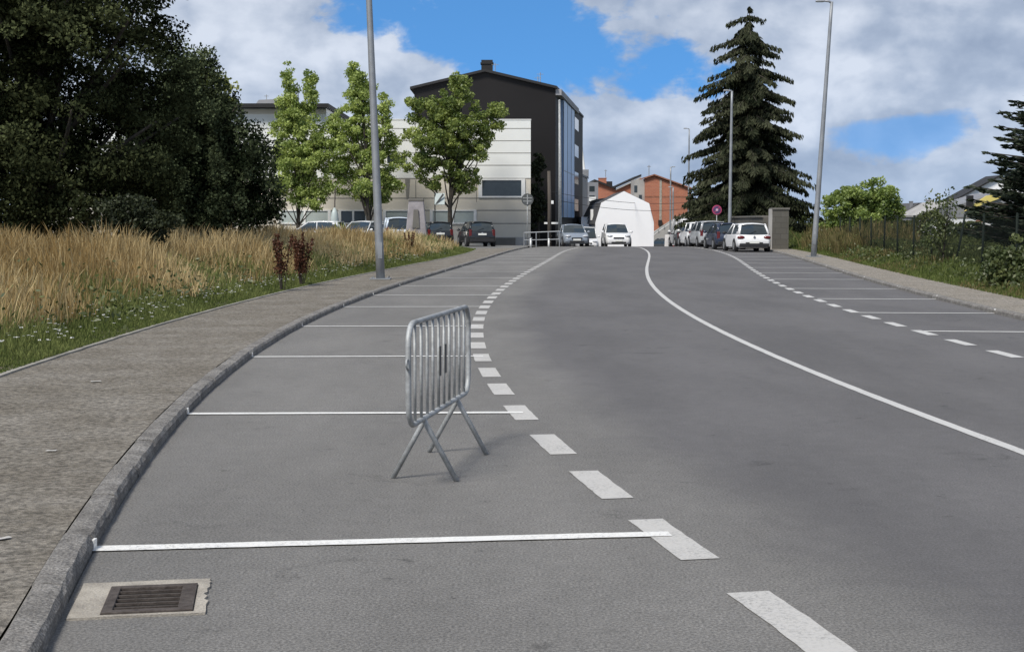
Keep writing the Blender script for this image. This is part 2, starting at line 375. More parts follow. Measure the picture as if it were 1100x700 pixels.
# ------------------------------------------------------------------ the lie of the land
def gz(y):
    """ground height: level to the brow at about 84 m, then falling away gently"""
    y = np.asarray(y, float)
    a = np.clip(y - 84, 0, 30); z = -.04 / 60 * a * a
    z = z - .04 * np.clip(y - 114, 0, 90)
    return z
def pt(x, y, Y):
    """a point at distance Y seen in the photo at pixel x, y"""
    b = -(y - 350) / FPX; a = (x - 550) / FPX
    dy_ = math.cos(PITCH) + b * math.sin(PITCH); dz_ = -math.sin(PITCH) + b * math.cos(PITCH)
    t = Y / dy_; return Vector((a * t, Y, EYE + dz_ * t))
def curve(ys, xs, deg, y_end=None):
    p = np.polyfit(ys, xs, deg); d = np.polyder(p); a, b = min(ys), max(ys)
    def f(y):
        y = np.asarray(y, float); yc = np.clip(y, a, b)
        lo = np.clip(y, 0, None); lo = np.minimum(lo, a)
        r = np.polyval(p, yc) + np.polyval(d, b) * np.clip(y - b, 0, y_end if y_end is not None else 30)
        r = r + np.where(y < a, np.polyval(d, a) * .8 * (lo - a), 0)
        return r
    return f
kerb_l = curve([5.3, 6.83, 9.42, 11.89, 16.95, 21.8, 26.72, 31.85, 37.33, 46.35, 64.22, 86.4], [-1.74, -2.0, -2.4, -2.69, -3.04, -3.17, -3.15, -2.96, -2.63, -2.05, -.82, 1.0], 5, 12)
pave_l = curve([10, 14.23, 16.11, 18.86, 22.08, 27.57, 33.5, 41.9, 54.6, 75.77], [-4.9, -5.02, -5.06, -5.14, -5.25, -5.17, -4.79, -4.16, -3.15, -1.94], 4, 5)
dash_l = curve([5.71, 7.24, 8.75, 10.34, 12.06, 13.75, 15.28, 17.07, 19.33, 21.15, 23.78, 27.46, 31.64, 37.33, 41.02, 47.23, 59.62, 80.82], [1.12, .80, .53, .28, .07, -.11, -.24, -.36, -.46, -.5, -.55, -.51, -.37, -.05, .18, .61, 1.53, 3.21], 6, 12)
mid_c = curve([10.3, 11.78, 13.23, 15.09, 17.94, 22.09, 28.4, 36.78, 52.16, 86.4], [3.66, 3.42, 3.24, 3.11, 3.0, 2.98, 3.19, 3.66, 4.78, 7.63], 3, 0)
dash_r = curve([17.68, 19.49, 22.49, 25.62, 30.11, 34.26, 41.02, 47.23, 56.91, 73.68], [5.93, 5.93, 5.93, 5.95, 6.2, 6.55, 7.23, 7.87, 8.93, 10.62], 3, 6)
kerb_r = curve([23.33, 26.86, 29.4, 34.49, 41.02, 52.16, 59.62, 73.68], [8.25, 8.42, 8.62, 9.07, 9.73, 11.03, 11.84, 13.3], 3, 4)
pave_r = lambda y: kerb_r(y) + 1.5
fence_x = lambda y: kerb_r(y) + 2.85
KH = .08

def sheet(name, xa, xb, ys, nx, z, m, attr=None):
    ys = np.asarray(ys, float); t = np.linspace(0, 1, nx)
    A = np.asarray(xa(ys) if callable(xa) else np.full_like(ys, xa), float); B = np.asarray(xb(ys) if callable(xb) else np.full_like(ys, xb), float)
    X = A[:, None] * (1 - t) + B[:, None] * t; Y = np.repeat(ys[:, None], nx, 1); Z = np.repeat((gz(ys) + z)[:, None], nx, 1)
    me = bpy.data.meshes.new(name)
    vs = np.stack([X, Y, Z], -1).reshape(-1, 3).tolist(); ny = len(ys)
    fs = [(j * nx + i, j * nx + i + 1, (j + 1) * nx + i + 1, (j + 1) * nx + i) for j in range(ny - 1) for i in range(nx - 1)]
    me.from_pydata(vs, [], fs); me.materials.append(m)
    if attr is not None:
        a = me.attributes.new('lane', 'FLOAT', 'POINT'); a.data.foreach_set('value', attr(X, Y).astype(np.float32).ravel())
    me.update(); return struct(link(name, me))
YS = np.concatenate([np.arange(-14, 60, .5), np.arange(60, 120, 1.0), np.arange(120, 262, 5)])
sheet('ground', -2500, 2500, np.concatenate([np.arange(-60, 84, 12), np.arange(84, 120, 3), [140, 170, 204, 260, 500, 1200, 4000]]), 40, -.09, M['field'])
sheet('road', kerb_l, kerb_r, YS, 26, 0, M['asphalt'], lambda X, Y: np.clip((X - dash_l(Y)) / 1.0, -1, 2))
sheet('left_pavement', lambda y: pave_l(y) + .06, lambda y: kerb_l(y) - .153, YS[YS < 82], 6, KH - .006, M['pave'])
sheet('right_pavement', lambda y: kerb_r(y) + .16, pave_r, YS[(YS < 118)], 5, KH - .004, M['pave_r'])
sheet('left_field', -160, pave_l, np.arange(-14, 77, 2.0), 30, KH + .01, M['soil'])
sheet('right_field', pave_r, 200, np.arange(-14, 119, 2.0), 20, KH + .005, M['field'])
sheet('parking_yard', -160, lambda y: kerb_l(y) - .165, np.concatenate([np.arange(76, 82.1, 1.0), np.arange(82.5, 200, 3)]), 20, KH - .012, M['yard'])

def kerb(name, f, side, y0, y1, w=.15):
    """row of granite kerb stones; side = -1: the stone lies left of the line f"""
    b = MB(); y = y0; rr = random.Random(3)
    while y < y1:
        L = 1.0; n = 8; rings = []
        dzs = rr.uniform(-.004, .004); dxs = rr.uniform(-.004, .004)
        for i in range(n + 1):
            yy = y + .006 + (L - .012) * i / n; x0 = float(f(yy)); z0 = float(gz(yy)); j = lambda a=.004: rr.uniform(-a, a)
            prof = [(0, -.03), (.004 + j() * .4, .03), (.004 + j(), KH - .028), (.022 + j(.005), KH - .004 + j(.003)), (.07, KH + .004 + j(.003)), (w - .014, KH + .002 + j(.003)), (w, KH - .012), (w, -.03)]
            rings.append([(x0 + side * (px + dxs), yy, z0 + pz + dzs) for px, pz in prof])
        k = len(rings[0]); vs = [p for r_ in rings for p in r_]
        fs = [(i * k + q, i * k + q + 1, (i + 1) * k + q + 1, (i + 1) * k + q) for i in range(n) for q in range(k - 1)]
        fs += [tuple(range(k)), tuple(range(n * k + k - 1, n * k - 1, -1))]
        if side > 0: fs = [tuple(reversed(q)) for q in fs]
        b.add(vs, fs); y += L
    o = b.build(name, M['kerb']); return struct(o)
kerb('left_kerb', kerb_l, -1, -12, 86)
kerb('right_kerb', kerb_r, 1, -12, 100)
def edging():
    b = MB(); ys = np.arange(-12, 76, .5); rr = random.Random(5); rings = []
    for y in ys:
        x0 = float(pave_l(y)); z = float(gz(y)); j = rr.uniform(-.012, .012)
        rings.append([(x0 - .02 + j, y, z + .0), (x0 - .02 + j, y, z + KH + .012), (x0 + .055 + j, y, z + KH + .012), (x0 + .058 + j, y, z)])
    vs = [p for r_ in rings for p in r_]
    fs = [(i * 4 + q, (i + 1) * 4 + q, (i + 1) * 4 + q + 1, i * 4 + q + 1) for i in range(len(ys) - 1) for q in range(3)]
    b.add(vs, fs); return struct(b.build('pavement_edging', M['edging']))
edging()

# painted markings (sheets 4 mm above the asphalt)
def strip_mark(name, xs, ys, hw, m, z=.004):
    b = MB(); vs = []; n = len(ys)
    for i in range(n):
        a = max(i - 1, 0); c = min(i + 1, n - 1); t = Vector((xs[c] - xs[a], ys[c] - ys[a])).normalized(); nx, ny = -t.y, t.x
        for s_ in (1, -1):
            h_ = hw + random.uniform(-.003, .003); vs.append((xs[i] + nx * h_ * s_, ys[i] + ny * h_ * s_, float(gz(ys[i])) + z))
    b.add(vs, [(2 * i, 2 * i + 1, 2 * i + 3, 2 * i + 2) for i in range(n - 1)])
    return b
yc = np.arange(-8, 104, .2)
struct(strip_mark('x', mid_c(yc), yc, .05, None).build('centre_line', M['paint_soft']))
b = MB(); cy = [4.05, 5.71, 7.24, 8.75, 10.34, 12.06, 13.75, 15.28]
while cy[-1] < 88: cy.append(cy[-1] + 1.667)
for y in cy:
    q = np.linspace(y - .46, y + .46, 12); s_ = strip_mark('x', dash_l(q), q, .095, None); b.add(s_.v, s_.f)
struct(b.build('left_dashed_line', M['paint_worn']))
b = MB(); y = 2.4
while y < 92:
    q = np.linspace(y - .46, y + .46, 12); s_ = strip_mark('x', dash_r(q), q, .08, None); b.add(s_.v, s_.f); y += 1.667
struct(b.build('right_dashed_line', M['paint_soft']))
b = MB(); ycross = [7.05, 12.02, 17.07, 22.0, 27.0, 31.25, 35.7] + [40.7 + 5 * i for i in range(9)]
for i, y in enumerate(ycross):
    xa = float(kerb_l(y)) + .005; xb = float(dash_l(y)) + (-.03 if i == 0 else .02); sl = .34 if i == 0 else .08
    n = 40; xs = np.linspace(xa, xb, n); yy = y + np.linspace(-.06, sl - .06, n) + np.linspace(0, 1, n) * 0
    s_ = strip_mark('x', xs, yy, .055 if i == 0 else .05, None, .007); b.add(s_.v, s_.f)
    yk = float(yy[0]); xk = float(kerb_l(yk)); z = float(gz(yk))
    b.box((xk - .003, yk, z + .028), (.014, .05, .05))
struct(b.build('left_bay_lines', M['paint']))
b = MB()
for y in [16, 20.97, 25.23, 29.75, 34.26, 39.7, 44.6, 49.6, 54.6, 59.6, 64.6, 69.6]:
    xs = np.linspace(float(dash_r(y)) + .05, float(kerb_r(y)) - .005, 30); yy = np.full(30, y) - np.linspace(0, .2, 30)
    s_ = strip_mark('x', xs, yy, .055, None, .007); b.add(s_.v, s_.f)
    b.box((float(kerb_r(y)) + .004, y - .2, .045), (.014, .07, .08))
struct(b.build('right_bay_lines', M['paint']))

# gully drain in the gutter
dr = thing('storm_drain', 'rusty slotted drain grate set in a pale concrete collar beside the kerb', 'drain', (-1.565, 6.06, 0), R(9.5))
b = MB()   # cast collar with a broken right-hand edge, in four pieces round the frame
x0, x1, y0, y1 = -.150, .222, -.262, .178
b.prism_z([(-.275, y1), (.272, y1 + .0), (.268, .20), (.275, .23), (.266, .25), (.272, .282), (.1, .288), (-.1, .280), (-.278, .286)], -.004, .010)
b.prism_z([(-.275, -.292), (0, -.286), (.27, -.290), (.272, y0), (-.275, y0)], -.004, .010)
b.prism_z([(-.276, y0), (x0, y0), (x0, y1), (-.275, y1)], -.004, .010)
b.prism_z([(x1, y0), (.272, y0), (.268, -.16), (.276, -.10), (.256, -.07), (.268, -.02), (.25, .02), (.266, .05), (.262, .11), (.274, .14), (.272, y1), (x1, y1)], -.004, .010)
b.build('collar', M['collar'], dr)
b = MB(); cx_, cy_ = (x0 + x1) / 2, (y0 + y1) / 2; W_, H_ = x1 - x0 - .004, y1 - y0 - .004
b.box((cx_, y1 - .022, .009), (W_, .04, .020)); b.box((cx_, y0 + .022, .009), (W_, .04, .020)); b.box((x0 + .024, cy_, .009), (.044, H_ - .08, .020)); b.box((x1 - .034, cy_, .009), (.062, H_ - .08, .020))
fr = b.build('frame', M['iron'], dr, bevel=.003)
b = MB(); b.box((cx_ - .01, cy_, .0), (.262, H_ - .082, .008)); b.build('pit_shade', M['pit_shade'], dr)  # flat plate, no real pit: the shade of its depth is in the dark colour
for i in range(5):
    b = MB(); b.box((cx_ - .01, y0 + .085 + i * (H_ - .125) / 4.7, .010), (.262, .011, .010)); b.build('grate_bar', M['iron'], fr)

# ------------------------------------------------------------------ crowd barrier
E1 = Vector((-.609, 8.49, 0)); E2 = Vector((-.311, 10.31, 0)); AX = (E2 - E1).normalized(); LEN = (E2 - E1).length
ba = thing('crowd_barrier', 'grey galvanised crowd barrier with vertical bars standing alone in a parking bay', 'barrier', tuple(E1), math.atan2(AX.y, AX.x))
Z0, Z1, RC, RT = .385, .995, .13, .0172
def rounded(x0, x1, z0, z1, r, n=6):
    p = []
    for cx, cz, a0 in ((x1 - r, z1 - r, 0), (x0 + r, z1 - r, 90), (x0 + r, z0 + r, 180), (x1 - r, z0 + r, 270)):
        for i in range(n + 1):
            a = R(a0 + 90 * i / n); p.append((cx + r * math.cos(a), 0, cz + r * math.sin(a)))
    return p + [p[0], p[1]]
b = MB(); b.tube(rounded(0, LEN, Z0, Z1, RC), RT, 10, False); b.build('frame', M['galv'], ba, True)
for i in range(1, 11):
    x = LEN * i / 11
    b = MB(); b.tube([(x, 0, Z0 + .005), (x, 0, Z1 - .005)], .0095, 8); b.build('bar', M['galv'], ba, True)
for x in (.42, 1.45):
    for s_ in (-1, 1):
        b = MB(); b.tube([(x + .02 * s_, 0, Z0 + .005), (x + .02 * s_, .012 * s_, Z0 - .03), (x + .02 * s_, .207 * s_, .004)], [.015, .0165, .0165], 10); b.build('leg', M['galv'], ba, True)
for x in (LEN * 5 / 11 - .025, LEN * 6 / 11 - .025):
    b = MB(); b.box((x + .025, -.012, .70), (.045, .004, .19)); b.build('plate', M['dark_strip'], ba)
b = MB(); b.tube([(-.018, 0, .79), (-.045, 0, .785), (-.05, 0, .75), (-.03, 0, .735), (-.018, 0, .73)], .007, 6); b.build('hook', M['galv'], ba, True)
b = MB(); b.tube([(LEN + .015, 0, .60), (LEN + .04, 0, .60), (LEN + .042, 0, .66)], .007, 6); b.build('hook', M['galv'], ba, True)

# ------------------------------------------------------------------ street lamps
def lamp(loc, h, lean, r0, r1, label, arm=.75, head=True, foot=True, group='street lamps along the road'):
    t = thing('street_lamp', label, 'street lamp', loc, 0, group)
    n = 12; pts = [(lean * (i / n), 0, h * i / n) for i in range(n + 1)]
    b = MB(); b.tube(pts, [r0 + (r1 - r0) * i / n for i in range(n + 1)], 12); b.build('pole', M['galv_dull'], t, True)
    if foot:
        b = MB(); b.box((0, 0, .012), (r0 * 4.6, r0 * 4.6, .024))
        for sx in (-1, 1):
            for sy in (-1, 1): b.tube([(sx * r0 * 1.8, sy * r0 * 1.8, .02), (sx * r0 * 1.8, sy * r0 * 1.8, .07)], .016, 6)
        b.build('base_plate', M['galv_dull'], t)
        b = MB(); b.box((0, -r0 * .97, .75), (r0 * .9, .012, .42)); b.build('access_door', M['galv_dull'], t)
    if head:
        s_ = arm / abs(arm)
        b = MB(); b.tube([(lean, 0, h - .05), (lean + s_ * .12, 0, h + .02), (lean + arm * .55, 0, h + .04)], [r1 * .8, r1 * .7, r1 * .6], 8); b.build('arm', M['galv_dull'], t, True)
        b = MB(); b.box((lean + arm * .78, 0, h + .045), (abs(arm) * .62, .24, .09), taper=.8); hd = b.build('lamp_head', M['galv_dull'], t, bevel=.02)
        b = MB(); b.box((lean + arm * .8, 0, h - .004), (abs(arm) * .4, .17, .012)); b.build('lens', M['lamp_clear'], hd)
    return t
lamp((-3.43, 37.9, KH), 10.3, -.36, .115, .062, 'tall grey lamp post on the left pavement beside the dry grass', 1.2)
lamp((12.72, 61.3, KH), 10.6, .6, .125, .065, 'tall leaning grey lamp post on the right pavement by the fence', -.62)
lamp((13.75, 92, float(gz(92))), 9.75, .06, .12, .07, 'pale lamp post standing in front of the big spruce', -.5, foot=False)
p = pt(739.5, 240, 140); lamp((p.x, 140, float(gz(140))), 12.0, 0, .11, .06, 'slim lamp post left of the big spruce', -.5, foot=False)
p = pt(720, 240, 172); lamp((p.x, 172, float(gz(172))), 10.8, 0, .12, .08, 'taller of two pale lamp posts before the brick gable', .5, foot=False)
p = pt(722.8, 240, 165); lamp((p.x, 165, float(gz(165))), 8.0, 0, .11, .08, 'shorter of two pale lamp posts before the brick gable', -.5, foot=False)
t = thing('utility_pole', 'pale metal pole at the corner of the black building', 'pole', (pt(601.5, 250, 97).x, 97, float(gz(97))))
b = MB(); b.tube([(0, 0, 0), (0, 0, 4.6), (-.05, 0, 9.6)], [.13, .11, .07], 10); b.build('shaft', M['galv'], t, True)
b = MB(); b.ball((-.05, 0, 9.62), .085); b.build('cap', M['galv'], t, True)
b = MB(); b.box((-.5, 0, 1.55), (1.1, .06, .12)); b.build('crossbar', M['white_trim'], t)
t = thing('utility_pole', 'short brown wooden pole in front of the black wall', 'pole', (pt(590, 250, 96).x, 96, float(gz(96))))
b = MB(); b.tube([(0, 0, 0), (.02, 0, 3), (-.03, 0, 4.95)], [.14, .12, .10], 10); b.build('shaft', M['wood'], t, True)
b = MB(); b.box((.2, -.14, 2.9), (.16, .1, .22)); b.build('junction_box', M['white_trim'], t, bevel=.01)
def cable(a, c, sag, label, r=.02):
    pts = [Vector(a).lerp(Vector(c), i / 14) - Vector((0, 0, sag * 4 * (i / 14) * (1 - i / 14))) for i in range(15)]
    b = MB(); b.tube(pts, r, 5); tag(b.build('overhead_cable', M['cable'], smooth=True), label, 'cable')
cable(pt(592, 206, 97), pt(752, 216, 150), .5, 'upper thin black cable sagging across the white house', .018)
cable(pt(603, 216, 97), pt(752, 222, 140), .5, 'lower thin black cable sagging across the white house', .018)

# ------------------------------------------------------------------ buildings
def px(x, Y): return (x - 550) / FPX * Y
def pz(y, Y): return EYE + (237 - y) / FPX * Y
# white commercial building
WY = 100.0
wb = thing('white_building', 'long low building clad in white panels above beige ones behind the three trees', 'building', (0, WY, 0))
zb = -1.0; zl = pz(192, WY); zr = pz(130, WY); zt = pz(118, WY); XR = px(570, WY); XM = px(352, WY); XL = -34.0
b = MB()
b.box(((XM + XR) / 2, 11, (zl + zr) / 2), (XR - XM, 22, zr - zl)); b.box(((XL + XM) / 2 - .001, 11, (zl + zt) / 2), (XM - XL, 22, zt - zl)); b.build('upper_wall', M['panel_white'], wb)
b = MB(); b.box(((XL + XR) / 2, 11.002, (zb + zl) / 2 - .004), (XR - XL, 22, zl - zb)); b.build('lower_wall', M['panel_beige'], wb)
b = MB()
for y in (139, 152, 165, 178): b.box(((XL + XR) / 2, -.004, pz(y, WY)), (XR - XL, .012, .045))
for y in (192, 213, 226, 240): b.box(((XL + XR) / 2, -.004, pz(y, WY)), (XR - XL, .012, .06))
for x in (300, 345, 388, 447, 470, 512): b.box((px(x, WY), -.005, (zl + pz(225, WY)) / 2 + .2), (.045, .012, zl - pz(225, WY) - .6))
for x in (447, 512): b.box((px(x, WY), -.006, (zl + zr) / 2), (.04, .012, zr - zl - .1))
b.build('panel_joint', M['panel_gap'], wb)
b = MB(); b.box(((XL + XM) / 2, 10.7, zt + .16), (XM - XL + .5, 23.0, .26)); b.build('roof', M['dark_edge'], wb)
b = MB(); b.box(((XM + XR) / 2 + .02, 11, zr + .03), (XR - XM + .02, 22.06, .06)); b.build('parapet_cap', M['white_trim'], wb)
b = MB(); b.box(((XL + XM) / 2, -.03, zt - .2), (XM - XL, .08, .3)); b.build('fascia', M['panel_beige'], wb)
b = MB(); b.prism_y([(px(266, WY), zt + .3), (px(294, WY), zt + .3), (px(294, WY), pz(104, WY)), (px(272, WY), pz(105, WY))], 3, 8); pl = b.build('rooftop_plant_room', M['grey_clad'], wb)
b = MB(); b.tube([(px(278, WY), 4, pz(106, WY)), (px(278, WY), 4, pz(98, WY))], .03, 5); b.tube([(px(275.5, WY), 4, pz(99.5, WY)), (px(280.5, WY), 4, pz(99.5, WY))], .02, 5); b.build('aerial', M['galv'], wb)
def window(parent, x0, x1, y0, y1, gm, frame=.09, bars=0, name='window', Y=WY, side=0.0):
    X0, X1, Za, Zb = px(x0, Y), px(x1, Y), pz(y1, Y), pz(y0, Y)
    b = MB(); f_ = frame
    b.box(((X0 + X1) / 2, -.02, Zb - f_ / 2), (X1 - X0, .14, f_)); b.box(((X0 + X1) / 2, -.02, Za + f_ / 2), (X1 - X0, .14, f_))
    fs_ = max(side, f_)
    b.box((X0 + fs_ / 2, -.021, (Za + Zb) / 2), (fs_, .14, Zb - Za - 2 * f_)); b.box((X1 - fs_ / 2, -.021, (Za + Zb) / 2), (fs_, .14, Zb - Za - 2 * f_))
    for k in range(bars):
        b.box((X0 + (X1 - X0) * (k + 1) / (bars + 1), -.022, (Za + Zb) / 2), (.13, .13, Zb - Za - 2 * f_))
    w = b.build(name, M['white_trim'], parent)
    b = MB(); b.box(((X0 + X1) / 2, -.008, (Za + Zb) / 2), (X1 - X0 - 2 * fs_, .03, Zb - Za - 2 * f_)); b.build('pane', gm, w)
window(wb, 514, 564, 192.3, 212.5, M['glass'], .11, 0, side=.26)
for (x0, x1, gm, nb) in ((300, 356, M['glass_pale'], 1), (364, 396, M['glass'], 1), (412, 446, M['glass_pale'], 0), (462, 512, M['glass_pale'], 1)):
    window(wb, x0, x1, 225.5, 240.5, gm, .08, nb, side=.2)
window(wb, 416, 437, 167, 177, M['glass'], .05)
b = MB(); b.prism_y([(px(435.5, WY), pz(192, WY)), (px(437, WY), pz(214, WY)), (px(439.5, WY), pz(214, WY)), (px(441, WY), pz(192, WY))][::1], -.012, .0); b.build('rain_stain', M['panel_gap'], wb)
b = MB(); b.box(((px(525, WY) + XR) / 2 + .05, -.12, .02), (XR - px(525, WY) + .1, .26, .9)); b.build('plinth', M['concrete_pale'], wb)
b = MB(); b.box((px(540, WY), -.28, .12), (1.75, .1, .62)); b.build('basement_grille', M['concrete'], wb)

# black apartment building with its blue glazed side
BY = 125.0; A0 = Vector((px(446, BY), BY)); A1 = Vector((px(596.5, BY), BY)); A2 = Vector((px(625.5, 160), 160)); A3 = Vector((px(446, BY), 160))
ze = pz(97, BY); zrg = pz(79.5, BY); xr = px(521, BY); zg = -4.0
bb = thing('black_building', 'tall gabled apartment block with black cladding and chimney behind the white building', 'building', (0, 0, 0))
b = MB()
vs = [(A0.x, A0.y, zg), (A1.x, A1.y, zg), (A2.x, A2.y, zg), (A3.x, A3.y, zg), (A0.x, A0.y, ze), (A1.x, A1.y, ze), (A2.x, A2.y, ze), (A3.x, A3.y, ze), (xr, BY, zrg), (xr, 160, zrg)]
b.add(vs, [(0, 1, 5, 8, 4), (2, 3, 7, 9, 6), (1, 2, 6, 5), (3, 0, 4, 7), (0, 3, 2, 1), (4, 8, 9, 7), (8, 5, 6, 9)]); b.build('wall', M['dark_clad'], bb)
b = MB(); ov = .35; th = .22
def slab(p0, p1, p2, p3, th):
    vs = [p0, p1, p2, p3] + [(q[0], q[1], q[2] + th) for q in (p0, p1, p2, p3)]
    b.add(vs, [(3, 2, 1, 0), (4, 5, 6, 7), (0, 1, 5, 4), (1, 2, 6, 5), (2, 3, 7, 6), (3, 0, 4, 7)])
slab((A0.x - ov, BY - ov, ze - .08), (xr, BY - ov, zrg + .01), (xr, 160, zrg + .01), (A3.x - ov, 160, ze - .08), th)
slab((xr, BY - ov, zrg + .012), (A1.x + .1, BY - ov, ze - .02), (A2.x + .1, 160, ze - .02), (xr, 160, zrg + .012), th)
b.build('roof', M['dark_edge'], bb)
b = MB(); b.box((px(523.5, BY + 4), BY + 4, pz(77, BY + 4)), (1.0, 1.0, 1.6)); b.box((px(523.5, BY + 4), BY + 4, pz(70.8, BY + 4)), (1.15, 1.15, .14)); b.build('chimney', M['dark_edge'], bb)
for x, yt in ((532, 70), (580, 80), (577.5, 84)):
    b = MB(); zz = pz(yt, BY + 3); b.tube([(px(x, BY + 3), BY + 3, ze), (px(x, BY + 3), BY + 3, zz)], .035, 5)
    b.tube([(px(x, BY + 3) - .3, BY + 3, zz - .15), (px(x, BY + 3) + .3, BY + 3, zz - .15)], .02, 5); b.build('aerial', M['galv'], bb)
sd = (A2 - A1); sn = Vector((sd.y, -sd.x)).normalized()
def side_pt(t, z, off): q = A1 + sd * t + sn * off; return (q.x, q.y, z)
def side_box(b, t0, t1, z0, z1, off0, off1):
    vs = [side_pt(t0, z0, off0), side_pt(t0, z0, off1), side_pt(t1, z0, off1), side_pt(t1, z0, off0), side_pt(t0, z1, off0), side_pt(t0, z1, off1), side_pt(t1, z1, off1), side_pt(t1, z1, off0)]
    b.add(vs, [(3, 2, 1, 0), (4, 5, 6, 7), (0, 1, 5, 4), (1, 2, 6, 5), (2, 3, 7, 6), (3, 0, 4, 7)])
b = MB(); side_box(b, .12, .50, 1.9, ze - .6, .0, .35); gpan = b.build('blue_glazing', M['glass_blue'], bb)
b = MB()
for i in range(2, 3): side_box(b, .12, .505, 1.9 + (ze - 2.5) * i / 5 - .03, 1.9 + (ze - 2.5) * i / 5 + .03, .34, .37)
for t_ in (.12, .25, .38, .5): side_box(b, t_ - .002, t_ + .002, 1.9, ze - .6, .345, .38)
b.build('mullion', M['galv_dull'], gpan)
b = MB(); side_box(b, .0, .62, ze - .55, ze - .05, .0, .5); b.build('cornice', M['grey_clad'], bb)
for i in range(4):
    b = MB(); z = 2.6 + i * 2.75; side_box(b, .62, .80, z, z + 1.2, .0, .03); b.build('window', M['glass'], bb)
# grey block further down the street
t = thing('grey_building', 'narrow pale grey building beyond the blue glazed facade', 'building')
b = MB(); Y0 = 162; b.add([(px(617.5, Y0), Y0, -6), (px(631, Y0 + 22), Y0 + 22, -6), (px(600, Y0 + 22), Y0 + 22, -6), (px(617.5, Y0), Y0, pz(186, Y0)), (px(631, Y0 + 22), Y0 + 22, pz(193, Y0 + 22)), (px(600, Y0 + 22), Y0 + 22, pz(193, Y0 + 22))],
      [(2, 1, 0), (3, 4, 5), (0, 1, 4, 3), (1, 2, 5, 4), (2, 0, 3, 5)]); b.build('wall', M['grey_clad'], t)
b = MB(); b.add([(px(616.5, Y0), Y0 - .3, pz(185.5, Y0)), (px(632, Y0 + 22), Y0 + 22, pz(192.5, Y0 + 22)), (px(600, Y0 + 22), Y0 + 22.5, pz(192, Y0 + 22)), (px(616.5, Y0), Y0 - .3, pz(183.5, Y0)), (px(632, Y0 + 22), Y0 + 22, pz(190.5, Y0 + 22)), (px(600, Y0 + 22), Y0 + 22.5, pz(190, Y0 + 22))],
      [(2, 1, 0), (3, 4, 5), (0, 1, 4, 3), (1, 2, 5, 4), (2, 0, 3, 5)]); b.build('roof', M['grey_mid'], t)
t = thing('terraced_house', 'narrow dark fronted house between grey building and brick block', 'house')
Y0 = 195; b = MB(); b.box((px(635.5, Y0), Y0 + 4, (pz(196, Y0) - 8) / 2), (1.7, 8, pz(196, Y0) + 8)); b.build('wall', M['grey_mid'], t)
for y in (203, 213, 222):
    b = MB(); b.box((px(635.5, Y0), Y0 - .01, pz(y, Y0)), (.7, .06, .7)); b.build('window', M['glass'], t)
b = MB(); b.box((px(636, Y0), Y0 - .3, pz(214, Y0)), (.9, .6, .55)); b.build('balcony', M['white_trim'], t)
# lift with a worker by the facade
t = thing('aerial_lift', 'white jointed lift boom raised beside the blue glazed facade', 'lift'); LY = 186.0
b = MB(); b.tube([pt(619.5, 133, LY), pt(621.5, 131, LY), pt(627.8, 184, LY)], [.10, .13, .15], 8); b.build('boom', M['white_trim'], t)
b = MB(); b.box(pt(628, 186, LY), (1.0, .8, .9)); b.build('elbow', M['grey_mid'], t, bevel=.05)
b = MB(); b.tube([pt(628, 186, LY), pt(620, 252, LY)], .2, 8); b.build('lower_boom', M['white_trim'], t)
b = MB(); c = pt(618.5, 129.5, LY); b.box((c.x, c.y, c.z - .15), (.95, .8, .1))
for sx in (-1, 1):
    for sy in (-1, 1): b.tube([(c.x + sx * .45, c.y + sy * .37, c.z - .1), (c.x + sx * .45, c.y + sy * .37, c.z + .85)], .03, 5)
for zz in (.4, .85):
    q = [(c.x + a * .45, c.y + d * .37, c.z + zz) for a, d in ((-1, -1), (1, -1), (1, 1), (-1, 1), (-1, -1))]; b.tube(q, .03, 5)
b.build('basket', M['dark_edge'], t)
# worker standing in the basket
def figure(loc, rz, label, legs='hivis', scale=1.0):
    o = thing('person', label, 'person', loc, rz)
    me = bpy.data.meshes.new('body')
    J = [((0, 0, .93), .13), ((0, 0, 1.15), .13), ((0, 0, 1.40), .15), ((0, 0, 1.50), .06), ((0, .01, 1.62), .10), ((0, .01, 1.72), .085),
         ((.19, 0, 1.40), .06), ((.25, .05, 1.13), .048), ((.22, .25, 1.02), .038), ((-.19, 0, 1.40), .06), ((-.25, .05, 1.13), .048), ((-.22, .25, 1.02), .038),
         ((.10, 0, .88), .095), ((.11, .02, .48), .065), ((.11, -.01, .07), .048), ((.11, .13, .04), .04), ((-.10, 0, .88), .095), ((-.11, .02, .48), .065), ((-.11, -.01, .07), .048), ((-.11, .13, .04), .04)]
    E_ = [(0, 1), (1, 2), (2, 3), (3, 4), (4, 5), (2, 6), (6, 7), (7, 8), (2, 9), (9, 10), (10, 11), (0, 12), (12, 13), (13, 14), (14, 15), (0, 16), (16, 17), (17, 18), (18, 19)]
    me.from_pydata([j[0] for j in J], E_, []); me.materials.append(M[legs])
    ob = link('body', me, o); sk = ob.modifiers.new('skin', 'SKIN')
    for i, j in enumerate(J): me.skin_vertices[0].data[i].radius = (j[1], j[1]); me.skin_vertices[0].data[i].use_root = (i == 0)
    sb = ob.modifiers.new('sub', 'SUBSURF'); sb.levels = 1; sb.render_levels = 1
    b = MB(); b.ball((0, .01, 1.75), (.125, .145, .09)); b.build('helmet', M['plastic_white'], o, True)
    o.scale = (scale,) * 3
    return o
figure((c.x, c.y, c.z - .09), R(-100), 'worker in dark clothes and white helmet standing in the raised lift basket', 'hivis', 1.0)

